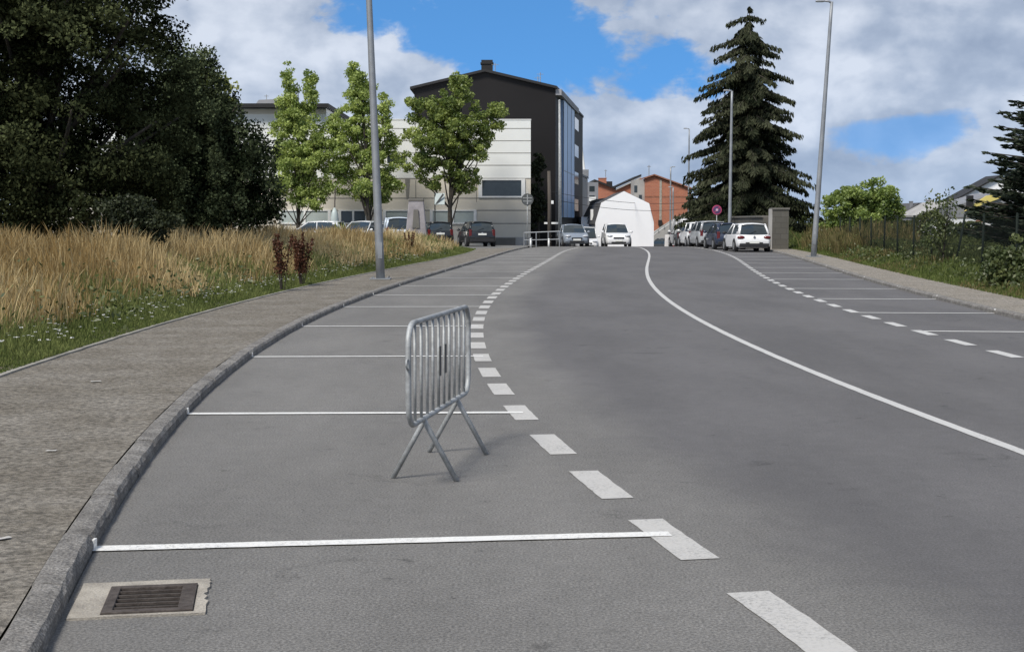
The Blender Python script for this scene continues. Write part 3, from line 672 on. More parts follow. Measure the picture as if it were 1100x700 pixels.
# white gambrel house
HY = 121.0
wh = thing('white_house', 'white windowless gable end with steep dark slate roof at the end of the road', 'house')
poly = [(640.5, 285), (701, 285), (701, 240), (696, 220), (670, 207.5), (646.5, 219.5), (640.5, 240)]
b = MB(); P2 = [(px(x, HY), pz(y, HY)) for x, y in poly]; b.prism_y(P2, HY + .3, HY + 12)
cxh = (px(640.5, HY) + px(701, HY)) / 2; czh = pz(262, HY); b.prism_y([(cxh + (x - cxh) * 1.035, czh + (z - czh) * 1.035) for x, z in P2], HY, HY + .3); b.build('wall', M['render_white'], wh)
b = MB()
for (a, c_) in (((640.0, 241), (645.9, 219)), ((645.9, 219), (670, 206.6)), ((670, 206.6), (696.4, 219.4)), ((696.4, 219.4), (701.5, 240.5))):
    x0, z0, x1, z1 = px(a[0], HY), pz(a[1], HY), px(c_[0], HY), pz(c_[1], HY)
    n_ = Vector((-(z1 - z0), x1 - x0)).normalized() * .10
    b.prism_y([(x0, z0 + .005), (x1, z1 + .005), (x1 + n_.x, z1 + n_.y), (x0 + n_.x, z0 + n_.y)], HY + .3, HY + 12.4)
b.build('roof', M['slate'], wh)
b = MB(); za, zb_ = pz(240, HY), pz(220, HY); xa, xb = px(640.5, HY), px(646.5, HY)
for yy in (HY + 6.5,):
    q0 = Vector((xa + (xb - xa) * .35 - .2, yy, za + (zb_ - za) * .35)); b.box((q0.x, yy, q0.z + .2), (.2, 1.3, .95), 0)
b.build('skylight', M['white_trim'], wh)
# neighbour with a slate roof and pale wall behind it
t = thing('slate_roof_house', 'low house with broad slate roof and white wall left of the white gable', 'house')
Y0 = 146; b = MB(); b.box((px(636, Y0) + .5, Y0 + 5, (pz(233, Y0) - 7) / 2), (3.2, 10, pz(233, Y0) + 7)); b.build('wall', M['render_white'], t)
b = MB(); b.prism_y([(px(630.5, Y0), pz(235, Y0)), (px(660, Y0), pz(235, Y0)), (px(662, Y0), pz(211, Y0)), (px(641, Y0), pz(214, Y0))], Y0 - .4, Y0 + 10.5); b.build('roof', M['slate'], t)
b = MB(); b.add([tuple(Vector((px(x, Y0), Y0 - .42, pz(y, Y0)))) for x, y in ((635.5, 226), (638, 226), (641, 218), (638.8, 218))] + [tuple(Vector((px(x, Y0), Y0 - .48, pz(y, Y0)))) for x, y in ((635.5, 226), (638, 226), (641, 218), (638.8, 218))],
      [(3, 2, 1, 0), (4, 5, 6, 7), (0, 1, 5, 4), (1, 2, 6, 5), (2, 3, 7, 6), (3, 0, 4, 7)]); b.build('skylight', M['white_trim'], t)

# orange brick blocks
Y0 = 205.0
t = thing('brick_building', 'larger orange brick block with broad low gable behind the white house', 'building')
b = MB(); b.prism_y([(px(x, Y0), pz(y, Y0)) for x, y in ((692.5, 290), (741, 290), (741, 203.5), (702, 189.5), (692.5, 192.5))], Y0, Y0 + 16); b.build('wall', M['brick'], t)
b = MB()
for (a, c_) in (((690.5, 192.6), (702, 188.9)), ((702, 188.9), (742, 203.4))):
    x0, z0, x1, z1 = px(a[0], Y0), pz(a[1], Y0), px(c_[0], Y0), pz(c_[1], Y0); b.prism_y([(x0, z0 + .01), (x1, z1 + .01), (x1, z1 + .2), (x0, z0 + .2)], Y0 - .4, Y0 + 16.4)
b.build('roof', M['terracotta'], t)
b = MB(); b.box((px(709, Y0), Y0 - .02, pz(226, Y0)), (.32, .08, pz(193, Y0) - pz(258, Y0))); b.build('downpipe', M['collar'], t)
b = MB(); b.box((px(716, Y0), Y0 - .012, pz(211.5, Y0)), (px(740, Y0) - px(693, Y0), .03, .2)); b.build('floor_band', M['terracotta'], t)
b = MB(); b.box((px(687, Y0), Y0 + 4, (pz(193, Y0) - 8) / 2), (px(692.4, Y0) - px(681, Y0), 6, pz(193, Y0) + 8)); st = b.build('stair_tower', M['concrete_pale'], t)
for y, x in ((203, 683), (213, 688)):
    b = MB(); b.box((px(x, Y0), Y0 + .98, pz(y, Y0)), (.42, .06, .95)); b.build('window', M['glass'], t)
b = MB(); b.tube([(px(698.5, Y0), Y0 + 3, pz(192, Y0)), (px(698.5, Y0), Y0 + 3, pz(177, Y0))], .06, 5); b.tube([(px(696.5, Y0), Y0 + 3, pz(178.5, Y0)), (px(700.5, Y0), Y0 + 3, pz(178.5, Y0))], .05, 5); b.build('aerial', M['galv_dull'], t)
b = MB(); b.box((px(708.5, Y0), Y0 - .25, pz(239, Y0)), (.5, .45, .7)); b.build('meter_box', M['dark_edge'], t)
Y0 = 212.0
t = thing('brick_building', 'smaller orange brick block with chimneys left of the brick gable', 'building')
b = MB(); b.prism_y([(px(x, Y0), pz(y, Y0)) for x, y in ((638.5, 290), (681, 290), (681, 196), (661, 204.5), (652, 198), (640, 195.5), (638.5, 196))], Y0, Y0 + 14); b.build('wall', M['brick'], t)
b = MB(); b.box((px(648, Y0), Y0 + 3, pz(195.5, Y0)), (1.15, 1.0, 1.1)); b.box((px(648, Y0), Y0 + 3, pz(191.2, Y0)), (1.25, 1.1, .1)); b.build('chimney', M['brick'], t)
b = MB(); b.box((px(655.5, Y0), Y0 + 3, pz(197.2, Y0)), (.85, .8, .7)); b.build('vent', M['dark_edge'], t)
b = MB()
for a, c_ in (((660, 202.5), (688, 189.8)), ((638, 195.2), (661, 203.6))):
    x0, z0, x1, z1 = px(a[0], Y0), pz(a[1], Y0), px(c_[0], Y0), pz(c_[1], Y0); b.prism_y([(x0, z0), (x1, z1), (x1, z1 + .3), (x0, z0 + .3)], Y0 - .5, Y0 + 14)
b.build('roof', M['dark_edge'], t)
b = MB(); x0, z0, x1, z1 = px(661, Y0), pz(204.6, Y0), px(688, Y0), pz(191.8, Y0); b.prism_y([(x0, z0), (x1, z1), (x1, z1 + .22), (x0, z0 + .22)], Y0 - .45, Y0 + 1); b.build('gutter', M['concrete_pale'], t)
b = MB(); b.tube([(px(651.5, Y0), Y0 + 3, pz(196, Y0)), (px(651.5, Y0), Y0 + 3, pz(182, Y0))], .05, 5); b.tube([(px(650, Y0), Y0 + 3, pz(183, Y0)), (px(653, Y0), Y0 + 3, pz(183, Y0))], .04, 5); b.build('aerial', M['galv_dull'], t)
# ramp wall down the side street
t = thing('ramp_wall', 'sloping pale concrete ramp wall below the brick gable', 'wall'); Y0 = 180.0
b = MB(); b.prism_y([(px(x, Y0), pz(y, Y0)) for x, y in ((701, 290), (742, 290), (742, 231), (736, 233), (719, 241), (707, 249), (701, 254))], Y0, Y0 + 6); b.build('wall', M['concrete_pale'], t)
b = MB()
for dz in (3.4, 2.6): b.tube([(px(x, Y0), Y0 - .1, pz(y - dz, Y0)) for x, y in ((701, 254), (707, 249), (719, 241), (736, 233), (742, 231))], .05, 5)
for x, y in ((701, 254), (707, 249), (713, 245), (719, 241), (727.5, 237), (736, 233)): b.tube([(px(x, Y0), Y0 - .1, pz(y, Y0)), (px(x, Y0), Y0 - .1, pz(y - 3.5, Y0))], .05, 5)
b.build('handrail', M['galv'], t)

# houses beyond the right-hand field
def house(name, label, wall, roof, front, eave, Y, d, wm, rm, chim=(), thick=.18):
    t = thing(name, label, 'house')
    b = MB(); b.prism_y([(px(x, Y), pz(y, Y)) for x, y in front], Y, Y + d); b.build('wall', wm, t)
    b = MB()
    for (a, c_) in eave:
        x0, z0, x1, z1 = px(a[0], Y), pz(a[1], Y), px(c_[0], Y), pz(c_[1], Y); b.prism_y([(x0, z0), (x1, z1), (x1, z1 + thick), (x0, z0 + thick)], Y - .4, Y + d + .3)
    b.build('roof', rm, t)
    for (x, y0, y1, w, m_) in chim:
        b = MB(); b.box((px(x, Y), Y + .7, (pz(y0, Y) + pz(y1, Y)) / 2), (w, w, pz(y0, Y) - pz(y1, Y))); b.box((px(x, Y), Y + .7, pz(y0, Y) + .05), (w * 1.2, w * 1.2, .1)); b.build('chimney', m_, t)
    return t
house('slate_roof_house', 'far dark slate roofed house with a pale chimney beyond the right field', None, None, ((966, 260), (1012, 260), (1012, 222), (1000, 219.5), (984, 220), (973, 228), (966, 236)), (((965, 236), (984, 219.6)), ((984, 219.6), (1014, 219.5))), 168, 8, M['slate'], M['slate'], ((999, 215.5, 226, .6, M['concrete_pale']), (979, 217, 224, .35, M['grey_mid'])))
house('grey_house', 'grey walled house with pale sloping verge beyond the fence', None, None, ((984, 260), (1042, 260), (1042, 222), (1014, 219), (990, 232.5)), (((988, 233), (1014, 218.4)), ((1014, 218.4), (1044, 222))), 150, 8, M['grey_clad'], M['concrete_pale'], ())
house('white_gable_house', 'white gabled house with dark eaves half hidden by the right conifer', None, None, ((1022, 260), (1110, 260), (1110, 206), (1070, 191), (1024, 216)), (((1021, 217.2), (1070, 190.4)), ((1070, 190.4), (1112, 206))), 160, 4, M['render_white'], M['dark_edge'], ())
t = thing('grey_gable_house', 'grey roofed house with a yellow gable strip in front of the white gable', 'house'); Y0 = 145
b = MB(); b.prism_y([(px(x, Y0), pz(y, Y0)) for x, y in ((1022, 262), (1100, 262), (1100, 210), (1070, 207), (1022, 222))], Y0, Y0 + 8); b.build('wall', M['grey_mid'], t)
b = MB(); b.prism_y([(px(x, Y0), pz(y, Y0)) for x, y in ((1034, 227), (1056, 219), (1072, 213), (1072, 208), (1057, 210.5))], Y0 - .25, Y0 + .0); b.build('gable_panel', M['yellow'], t)
b = MB(); b.box((px(1038, Y0), Y0 - .6, pz(217, Y0)), (.55, .55, 1.25)); b.build('chimney', M['dark_edge'], t)
b = MB(); b.box((px(1050, Y0), Y0 - .8, pz(230, Y0)), (.5, .5, 1.6)); b.build('chimney', M['dark_edge'], t)
t = thing('garden_shed', 'low red roofed shed beyond the fence under the right conifer', 'shed'); Y0 = 120
b = MB(); b.box((px(1080, Y0), Y0 + 2, .3), (3.4, 4, 2.2)); b.build('wall', M['render_white'], t)
b = MB(); b.prism_y([(px(1062, Y0), pz(239, Y0)), (px(1098, Y0), pz(239, Y0)), (px(1092, Y0), pz(231, Y0)), (px(1072, Y0), pz(232, Y0))], Y0 - .3, Y0 + 4.3); b.build('roof', M['terracotta'], t)
t = thing('low_wall', 'long pale rendered yard wall beyond the right field', 'wall'); Y0 = 132
b = MB(); b.box((px(1025, Y0), Y0, -.4), (px(1050, Y0) - px(1000, Y0), .3, 4.4)); b.build('wall', M['render_white'], t)
b = MB(); b.box((px(1025, Y0), Y0, 1.85), (px(1050, Y0) - px(1000, Y0) + .1, .42, .1)); b.build('coping', M['concrete'], t)

# concrete wall and gate pier on the right
t = thing('concrete_wall', 'weathered grey block wall behind the parked cars', 'wall')
b = MB(); w0 = Vector((px(824, 79), 79.2)); w1 = Vector((14.9, 108)); d_ = (w1 - w0).normalized(); nn = Vector((-d_.y, d_.x)) * .2
b.prism_z([tuple(w0 - nn), tuple(w0 + nn), tuple(w1 + nn), tuple(w1 - nn)][::-1], -1, 1.78); b.build('wall', M['blockwork'], t)
b = MB(); nn2 = nn * 1.35; b.prism_z([tuple(w0 - nn2), tuple(w0 + nn2), tuple(w1 + nn2), tuple(w1 - nn2)][::-1], 1.78, 1.88); b.build('coping', M['concrete'], t)
t = thing('gate_pier', 'tall stained block pier with pale post on the right pavement', 'pier', (px(838, 78), 78.4, 0))
b = MB(); b.box((0, 0, 1.05), (.84, .9, 2.3)); b.build('pier', M['blockwork'], t)
b = MB(); b.box((0, 0, 2.24), (.92, 1.0, .1)); b.build('capstone', M['concrete'], t)
b = MB(); b.box((-.52, -.2, 1.1), (.16, .3, 2.25)); b.build('post', M['concrete_pale'], t)
# low railing and kerbed forecourt by the black building
t = thing('metal_railing', 'low grey tubular railing on the pavement corner before the black building', 'railing'); Y0 = 90.0
b = MB(); xs = [563, 576, 589, 601]
b.tube([pt(563, 250, Y0), pt(601, 248.5, Y0)], .035, 6); b.tube([pt(563, 258, Y0), pt(601, 257, Y0)], .03, 6); b.build('rail', M['galv_dull'], t)
for x in xs:
    b = MB(); q = pt(x, 249.5, Y0); b.tube([(q.x, Y0, float(gz(Y0))), (q.x, Y0, q.z + .02)], .035, 6); b.build('post', M['galv_dull'], t)
for k, x in enumerate((570, 589.5)):
    t = thing('bollard', ('short pale bollard left of the railing' if k == 0 else 'short pale bollard in front of the railing'), 'bollard', (px(x, 84), 84, 0.06), 0, 'pale bollards at the kerb corner')
    b = MB(); b.tube([(0, 0, 0), (0, 0, .45)], [.055, .045], 8); b.build('post', M['white_trim'], t, True)
    b = MB(); b.ball((0, 0, .46), .06); b.build('cap', M['white_trim'], t, True)
# signs
t = thing('round_sign', 'round road sign showing its dark grey back, on thin pole before white building', 'sign', (px(566.5, 92), 92, float(gz(92))))
b = MB(); b.tube([(0, 0, 0), (0, 0, 3.5)], .035, 8); b.build('pole', M['galv'], t, True)
b = MB(); b.disc((0, -.05, pz(214.5, 92) - float(gz(92))), .38, 'y', .03, 24); dsk = b.build('disc', M['sign_back'], t)
b = MB(); zz = pz(214.5, 92) - float(gz(92)); b.box((0, -.07, zz + .1), (.55, .015, .05)); b.box((0, -.07, zz - .1), (.55, .015, .05)); b.box((0, -.075, zz), (.07, .02, .6)); b.build('bracket', M['galv'], dsk)
t = thing('no_parking_sign', 'round faded no-parking sign with red rim beside the parked cars', 'sign', (px(769.3, 94), 94, float(gz(94))))
zz = pz(225.5, 94) - float(gz(94))
b = MB(); b.tube([(0, 0, 0), (0, 0, zz + .25)], .035, 8); b.build('pole', M['galv'], t, True)
b = MB(); b.disc((0, -.05, zz), .31, 'y', .03, 24); rim = b.build('rim', M['sign_red'], t)
b = MB(); b.disc((0, -.072, zz), .24, 'y', .012, 24); b.build('face', M['purple'], rim)
b = MB(); b.box((0, -.083, zz), (.05, .008, .46)); 
for v_ in range(len(b.v)):
    x, y, z = b.v[v_]; dx_, dz_ = x, z - zz; b.v[v_] = (dx_ * .707 + dz_ * .707, y, zz - dx_ * .707 + dz_ * .707)
b.build('slash', M['sign_red'], rim)
b = MB(); b.disc((0, -.094, zz), .085, 'y', .008, 12); b.build('sticker', M['sign_pink'], rim)
# stone marker, wrapped post and pale board by the yard
t = thing('stone_pillar', 'tapered grey stone pillar rising out of the dry grass', 'pillar', (px(447.5, 80), 80, .1))
b = MB(); b.box((0, 0, 1.25), (1.3, .7, 2.7), 0, 0, .62); b.build('shaft', M['stone'], t, bevel=.04)
b = MB(); b.box((0, 0, 2.63), (.84, .5, .14)); b.build('cap', M['concrete'], t, bevel=.02)
b = MB(); b.prism_y([(-.2, 1.1), (.2, 1.1), (.12, 2.1), (-.12, 2.1)], -.345, -.2); b.build('carved_panel', M['concrete'], t)
t = thing('wrapped_post', 'short post wrapped in whitish cloth before the pale windows', 'post', (px(360, 90), 90, .0))
b = MB(); b.tube([(0, 0, 0), (0, 0, 1.5), (0, 0, 2.1), (0, 0, 2.4)], [.22, .27, .2, .05], 10); b.build('wrap', M['glass_pale'], t, True)
b = MB(); b.tube([(0, 0, 2.3), (.05, 0, 3.6)], .04, 6); b.build('stake', M['wood'], t)
t = thing('tilted_board', 'pale grey board tilted on a thin pole under the third tree', 'sign', (px(467.5, 91), 91, 0))
b = MB(); b.tube([(0, 0, 0), (0, 0, 3.4)], .035, 6); b.build('pole', M['dark_edge'], t)
b = MB(); b.box((.3, -.05, 2.95), (.62, .04, .75), 0, R(-20)); b.build('panel', M['glass_pale'], t)
b = MB(); b.prism_y([(.02, 2.62), (.1, 2.56), (.58, 3.2), (.5, 3.3)], -.19, -.16); b.build('stripe', M['sign_back'], t)

# ------------------------------------------------------------------ cars
def car(label, loc, rz, paint, L=4.1, W=1.75, H=1.46, hood=.92, kind='hatch', group='parked cars', cat='car', name='parked_car', lamps='tall'):
    t = thing(name, label, cat, loc, rz, group)
    pm = M[paint]; w = W / 2; belt = H * .62; r = .31
    van = kind == 'van'
    if van: belt = H * .56
    rear_top = belt + (.02 if kind != 'sedan' else -.02)
    yb, yf = -L / 2, L / 2
    y_ws = L * (.20 if not van else .31); y_rf = y_ws - (.75 if not van else .5)
    y_rr = yb + (.42 if kind == 'hatch' else .25 if kind in ('suv', 'van') else 1.05); y_rg = yb + (.12 if kind in ('hatch',) else .06 if kind in ('suv', 'van') else .45)
    # lower body: rings of a lofted shell
    st = [(yb, .80, .36, .60), (yb + .05, .90, .27, rear_top - .10), (yb + .16, .965, .22, rear_top - .01), (yb + .5, 1.0, .19, rear_top), (0, 1.0, .18, belt), (y_ws - .1, 1.0, .18, belt - .01),
          (y_ws + .12, .995, .18, hood), (yf - .55, .975, .19, hood - .06), (yf - .2, .92, .2, hood - .16), (yf - .05, .82, .24, hood - .30), (yf, .72, .34, hood - .42)]
    b = MB(); ring = []
    for (y, k, z0, z1) in st:
        ww = w * k; mid = z0 + (z1 - z0) * .55
        half = [(0, z0), (ww * .80, z0), (ww * .965, z0 + .07), (ww, mid - .08), (ww * .995, mid + .05), (ww * .965, z1 - .05), (ww * .88, z1), (0, z1 + .015)]
        ring.append([(x, y, z) for x, z in half] + [(-x, y, z) for x, z in half[-2:0:-1]])
    n = len(ring[0]); vs = [q for r_ in ring for q in r_]
    fs = [(i * n + k, (i + 1) * n + k, (i + 1) * n + (k + 1) % n, i * n + (k + 1) % n) for i in range(len(ring) - 1) for k in range(n)]
    fs += [tuple(range(n)), tuple(range(len(ring) * n - 1, (len(ring) - 1) * n - 1, -1))]
    b.add(vs, fs); body = b.build('body', pm, t, True)
    es = body.modifiers.new('edge', 'EDGE_SPLIT'); es.split_angle = R(48)
    # cabin glass
    wb_, wt = w * .93, w * (.74 if not van else .86); zt_ = H - .05
    b = MB()
    lv = [(belt - .02, y_rg, y_ws + .1, wb_), (belt + (zt_ - belt) * .55, y_rg + (y_rr - y_rg) * .45, y_ws + .1 + (y_rf - y_ws - .1) * .5, wb_ + (wt - wb_) * .5), (zt_, y_rr, y_rf, wt)]
    vs = []
    for z, a, c_, ww in lv:
        vs += [(-ww * .93, a, z), (0, a - .05, z), (ww * .93, a, z), (ww, a + .12, z), (ww, c_ - .15, z), (ww * .9, c_, z), (0, c_ + .09, z), (-ww * .9, c_, z), (-ww, c_ - .15, z), (-ww, a + .12, z)]
    n = 10; fs = [(i * n + k, i * n + (k + 1) % n, (i + 1) * n + (k + 1) % n, (i + 1) * n + k) for i in range(2) for k in range(n)] + [tuple(range(2 * n, 3 * n))]
    b.add(vs, fs); gl = b.build('window', M['glass'], t)
    def lerp3(k0, k1, s_=1):  # point on the glass shell, level 0..2
        return None
    # roof
    b = MB(); rows = 6; colsn = 5; vs = []
    for i in range(rows):
        y = y_rr - .10 + (y_rf + .06 - y_rr + .10) * i / (rows - 1); cz = .055 * (1 - (2 * i / (rows - 1) - 1) ** 2)
        for j in range(colsn):
            u = 2 * j / (colsn - 1) - 1; vs.append((u * (wt + .025), y, zt_ - .02 + cz * .6 + .06 * (1 - u * u)))
    fs = [(i * colsn + j, i * colsn + j + 1, (i + 1) * colsn + j + 1, (i + 1) * colsn + j) for i in range(rows - 1) for j in range(colsn - 1)]
    b.add(vs, fs); rf = b.build('roof', pm, t, True); so = rf.modifiers.new('solid', 'SOLIDIFY'); so.thickness = .05; so.offset = -1
    # pillars
    for s_ in (-1, 1):
        b = MB(); b.tube([(s_ * wb_ * .965, y_ws + .04, belt - .03), (s_ * wt * .99, y_rf - .03, zt_)], .045, 6)
        yB = (y_ws + y_rr) / 2 - .05
        b.tube([(s_ * (wb_ + .004), yB, belt - .03), (s_ * (wt + .004), yB + .02, zt_)], .035, 6)
        q0 = (s_ * (wb_ + .008), y_rg + .03, belt - .03); q1 = (s_ * (wb_ + .008), y_rg + (.55 if kind == 'hatch' else .28), belt - .03); q2 = (s_ * (wt + .008), y_rr + (.28 if kind == 'hatch' else .2), zt_); q3 = (s_ * (wt + .008), y_rr - .02, zt_)
        q = [q0, q1, q2, q3]; qi = [(x - s_ * .05, y, z) for x, y, z in q]
        f_ = [(0, 1, 2, 3), (7, 6, 5, 4), (0, 4, 5, 1), (1, 5, 6, 2), (2, 6, 7, 3), (3, 7, 4, 0)]
        b.add(q + qi, f_ if s_ > 0 else [tuple(reversed(k)) for k in f_])
        b.tube([(s_ * wb_ * .90, y_rg - .01, belt), (s_ * wt * .92, y_rr - .02, zt_)], .055 if kind != 'van' else .07, 6)
        b.build('pillar', pm, t, True)
        b = MB(); b.ball((s_ * (w + .10), y_ws - .12, belt + .05), (.11, .06, .08)); b.tube([(s_ * (w - .08), y_ws - .12, belt), (s_ * (w + .08), y_ws - .12, belt + .03)], .025, 5); b.build('mirror', pm if paint != 'car_white' or kind != 'hatch' else M['arch'], t, True)
    # wheels
    for y in (yb + .72, yf - .82):
        for s_ in (-1, 1):
            b = MB(); b.disc((s_ * (w - .075), y, r), r + .075, 'x', .17, 22); b.build('arch_shade_disc', M['arch'], t)  # no arch is cut; a dark disc paints the shaded opening round the wheel
            b = MB(); b.tube([(s_ * (w - .19), y, r), (s_ * (w - .17), y, r), (s_ * (w - .02), y, r), (s_ * (w + .018), y, r)], [r * .93, r, r, r * .9], 24); wl = b.build('wheel', M['rubber'], t)
            b = MB(); b.disc((s_ * (w + .018), y, r), r * .64, 'x', .02, 18); b.build('rim', M['chrome'], wl)
    # front
    for s_ in (-1, 1):
        b = MB(); b.ball((s_ * w * .66, yf - .13, hood - .22), (.20, .16, .085)); b.build('headlight', M['lamp_clear'], t, True)
    b = MB(); b.box((0, yf - .01, hood - .36), (W * .40, .09, .10)); b.build('grille', M['arch'], t, bevel=.01)
    b = MB(); b.box((0, yf - .02, .33), (W * .56, .10, .12)); b.build('lower_grille', M['arch'], t, bevel=.01)
    b = MB(); b.box((0, yf + .045, .47), (.50, .02, .11)); b.build('front_plate', M['plate'], t)
    # rear
    for s_ in (-1, 1):
        b = MB()
        if lamps == 'tall': b.box((s_ * w * .80, yb + .10, belt - .12), (.17, .16, .40), s_ * R(12))
        else: b.ball((s_ * w * .74, yb + .07, belt - .17), (.21, .10, .10))
        b.build('tail_light', M['lamp_red'], t, lamps != 'tall', bevel=.02 if lamps == 'tall' else 0)
    b = MB(); b.box((0, yb + .05, .35), (W * .84, .16, .19)); b.box((0, yb + .02, .47), (W * .5, .1, .06)); b.build('rear_bumper', M['arch'], t, bevel=.03)
    b = MB(); b.box((0, yb - .035, .50 if lamps != 'tall' else .72), (.50, .02, .11)); b.build('rear_plate', M['plate'], t)
    b = MB(); b.disc((0, yb + .0, belt - .14), .06, 'y', .05, 12); b.build('badge', M['chrome'], t)
    b = MB(); b.tube([(-.25, y_rg - .03, belt + .02), (.12, y_rg - .0, belt + .16)], .012, 5); b.build('wiper', M['arch'], t)
    return t
for nme, c_ in (('car_white', (.78, .78, .78)), ('car_silver', (.36, .37, .38)), ('car_steel', (.20, .23, .27)), ('car_blue', (.022, .032, .06)), ('car_black', (.012, .013, .014)), ('car_pale', (.60, .61, .61)), ('car_ice', (.55, .62, .70)), ('car_grey', (.06, .065, .07))):
    M[nme] = mat(nme + '_paint', c_, .28, var=.02, scale=1.0, coat=.6)
gzf = lambda y: float(gz(y))
car('white hatchback parked nearest on the right, rear towards the viewer', (12.25, 76.2, 0), R(3), 'car_white', 4.1, 1.80, 1.47, lamps='low')
car('dark blue hatchback parked just ahead of the white hatchback', (12.05, 82.6, 0), R(3), 'car_blue', 4.0, 1.76, 1.47)
car('silver grey estate parked ahead of the dark blue hatchback', (12.25, 91.5, gzf(91.5)), R(3), 'car_silver', 4.5, 1.8, 1.62, kind='suv')
car('white car half hidden ahead of the silver grey estate', (12.25, 97.2, gzf(97.2)), R(3), 'car_white', 4.3, 1.78, 1.62, kind='suv')
car('dark grey hatchback beside the white van in the right hand row', (12.25, 103.6, gzf(103.6)), R(3), 'car_grey', 4.0, 1.74, 1.5)
car('white van at the far end of the right hand row', (px(737, 112), 112, gzf(112)), R(4), 'car_white', 4.9, 1.95, 2.25, kind='van', cat='van', name='parked_van')
car('silver compact car parked facing the viewer at the left kerb', (px(615, 96), 96, gzf(96)), R(186), 'car_steel', 3.9, 1.72, 1.46)
car('white sport utility car driving towards the viewer down the middle', (px(661.5, 104), 104, gzf(104)), R(181), 'car_white', 4.5, 1.84, 1.66, hood=1.02, kind='suv', group='cars on the road', name='driving_car')
car('black hatchback parked at the end of the dry grass, rear in view', (px(511.5, 88), 88, KH), R(12), 'car_black', 4.0, 1.74, 1.48)
car('pale silver hatchback side on behind the grass below the first tree', (px(337, 89), 89, KH), R(80), 'car_pale', 4.2, 1.74, 1.50)
car('pale cream car with its windscreen showing above the dry grass', (px(389, 88), 88, KH), R(160), 'car_pale', 4.0, 1.74, 1.50)
car('pale blue small van with its rear window above the grass', (px(427, 88), 88, KH), R(8), 'car_ice', 4.2, 1.8, 1.72, kind='suv')
car('black car mostly hidden between stone pillar and third tree', (px(469, 92), 92, KH), R(10), 'car_black', 4.1, 1.74, 1.46)
car('white delivery van beyond the silver compact car', (px(627, 118), 118, gzf(118)), R(184), 'car_white', 4.6, 1.9, 1.85, kind='van', cat='van', name='parked_van')
car('small dark car far down the side street by the ramp', (px(707, 150), 150, gzf(150) + .35), R(80), 'car_grey', 4.0, 1.74, 1.5)
# red and white road-works barrier by the far cars
t = thing('plastic_barrier', 'narrow red and white plastic barrier near the far parked cars', 'barrier', (px(722, 116), 116, gzf(116)))
b = MB(); b.prism_y([(-.2, 0), (.2, 0), (.15, 1.3), (-.15, 1.3)], -.2, .2); b.build('block', M['plastic_red'], t, bevel=.03)
for x_ in (-.42, .42):
    b = MB(); b.prism_y([(x_ - .2, 0), (x_ + .2, 0), (x_ + .16, 1.15), (x_ - .16, 1.15)], -.18, .18); b.build('block', M['plastic_white'], t, bevel=.03)

# ------------------------------------------------------------------ vegetation
def rand_frames(n, up=0.0):
    a = rng.normal(size=(n, 3)); a /= np.linalg.norm(a, axis=1, keepdims=True)
    b_ = rng.normal(size=(n, 3)); b_ -= a * np.sum(a * b_, 1, keepdims=True); b_ /= np.linalg.norm(b_, axis=1, keepdims=True)
    return a, b_
def leaf_quads(P, size, asp=.6, A=None):
    n = len(P); a, b_ = rand_frames(n)
    if A is not None:
        a = A / np.linalg.norm(A, axis=1, keepdims=True); b_ = rng.normal(size=(n, 3)); b_ -= a * np.sum(a * b_, 1, keepdims=True); b_ /= np.linalg.norm(b_, axis=1, keepdims=True)
    s_ = (size if np.ndim(size) else np.full(n, size))[:, None] * rng.uniform(.65, 1.35, (n, 1))
    V = np.stack([P - a * s_ * .5, P + b_ * s_ * asp * .5 - a * s_ * .05, P + a * s_ * .5, P - b_ * s_ * asp * .5 - a * s_ * .05], 1)
    return V.reshape(-1, 3)
def limb(b, p0, p1, r0, r1, bend=.12, n=5, k=6):
    p0 = Vector(p0); p1 = Vector(p1); L = (p1 - p0).length; off = Vector((random.uniform(-1, 1), random.uniform(-1, 1), random.uniform(.2, 1))) * L * bend
    pts = [p0.lerp(p1, i / n) + off * (4 * (i / n) * (1 - i / n)) * .5 for i in range(n + 1)]
    b.tube(pts, [r0 + (r1 - r0) * i / n for i in range(n + 1)], k)
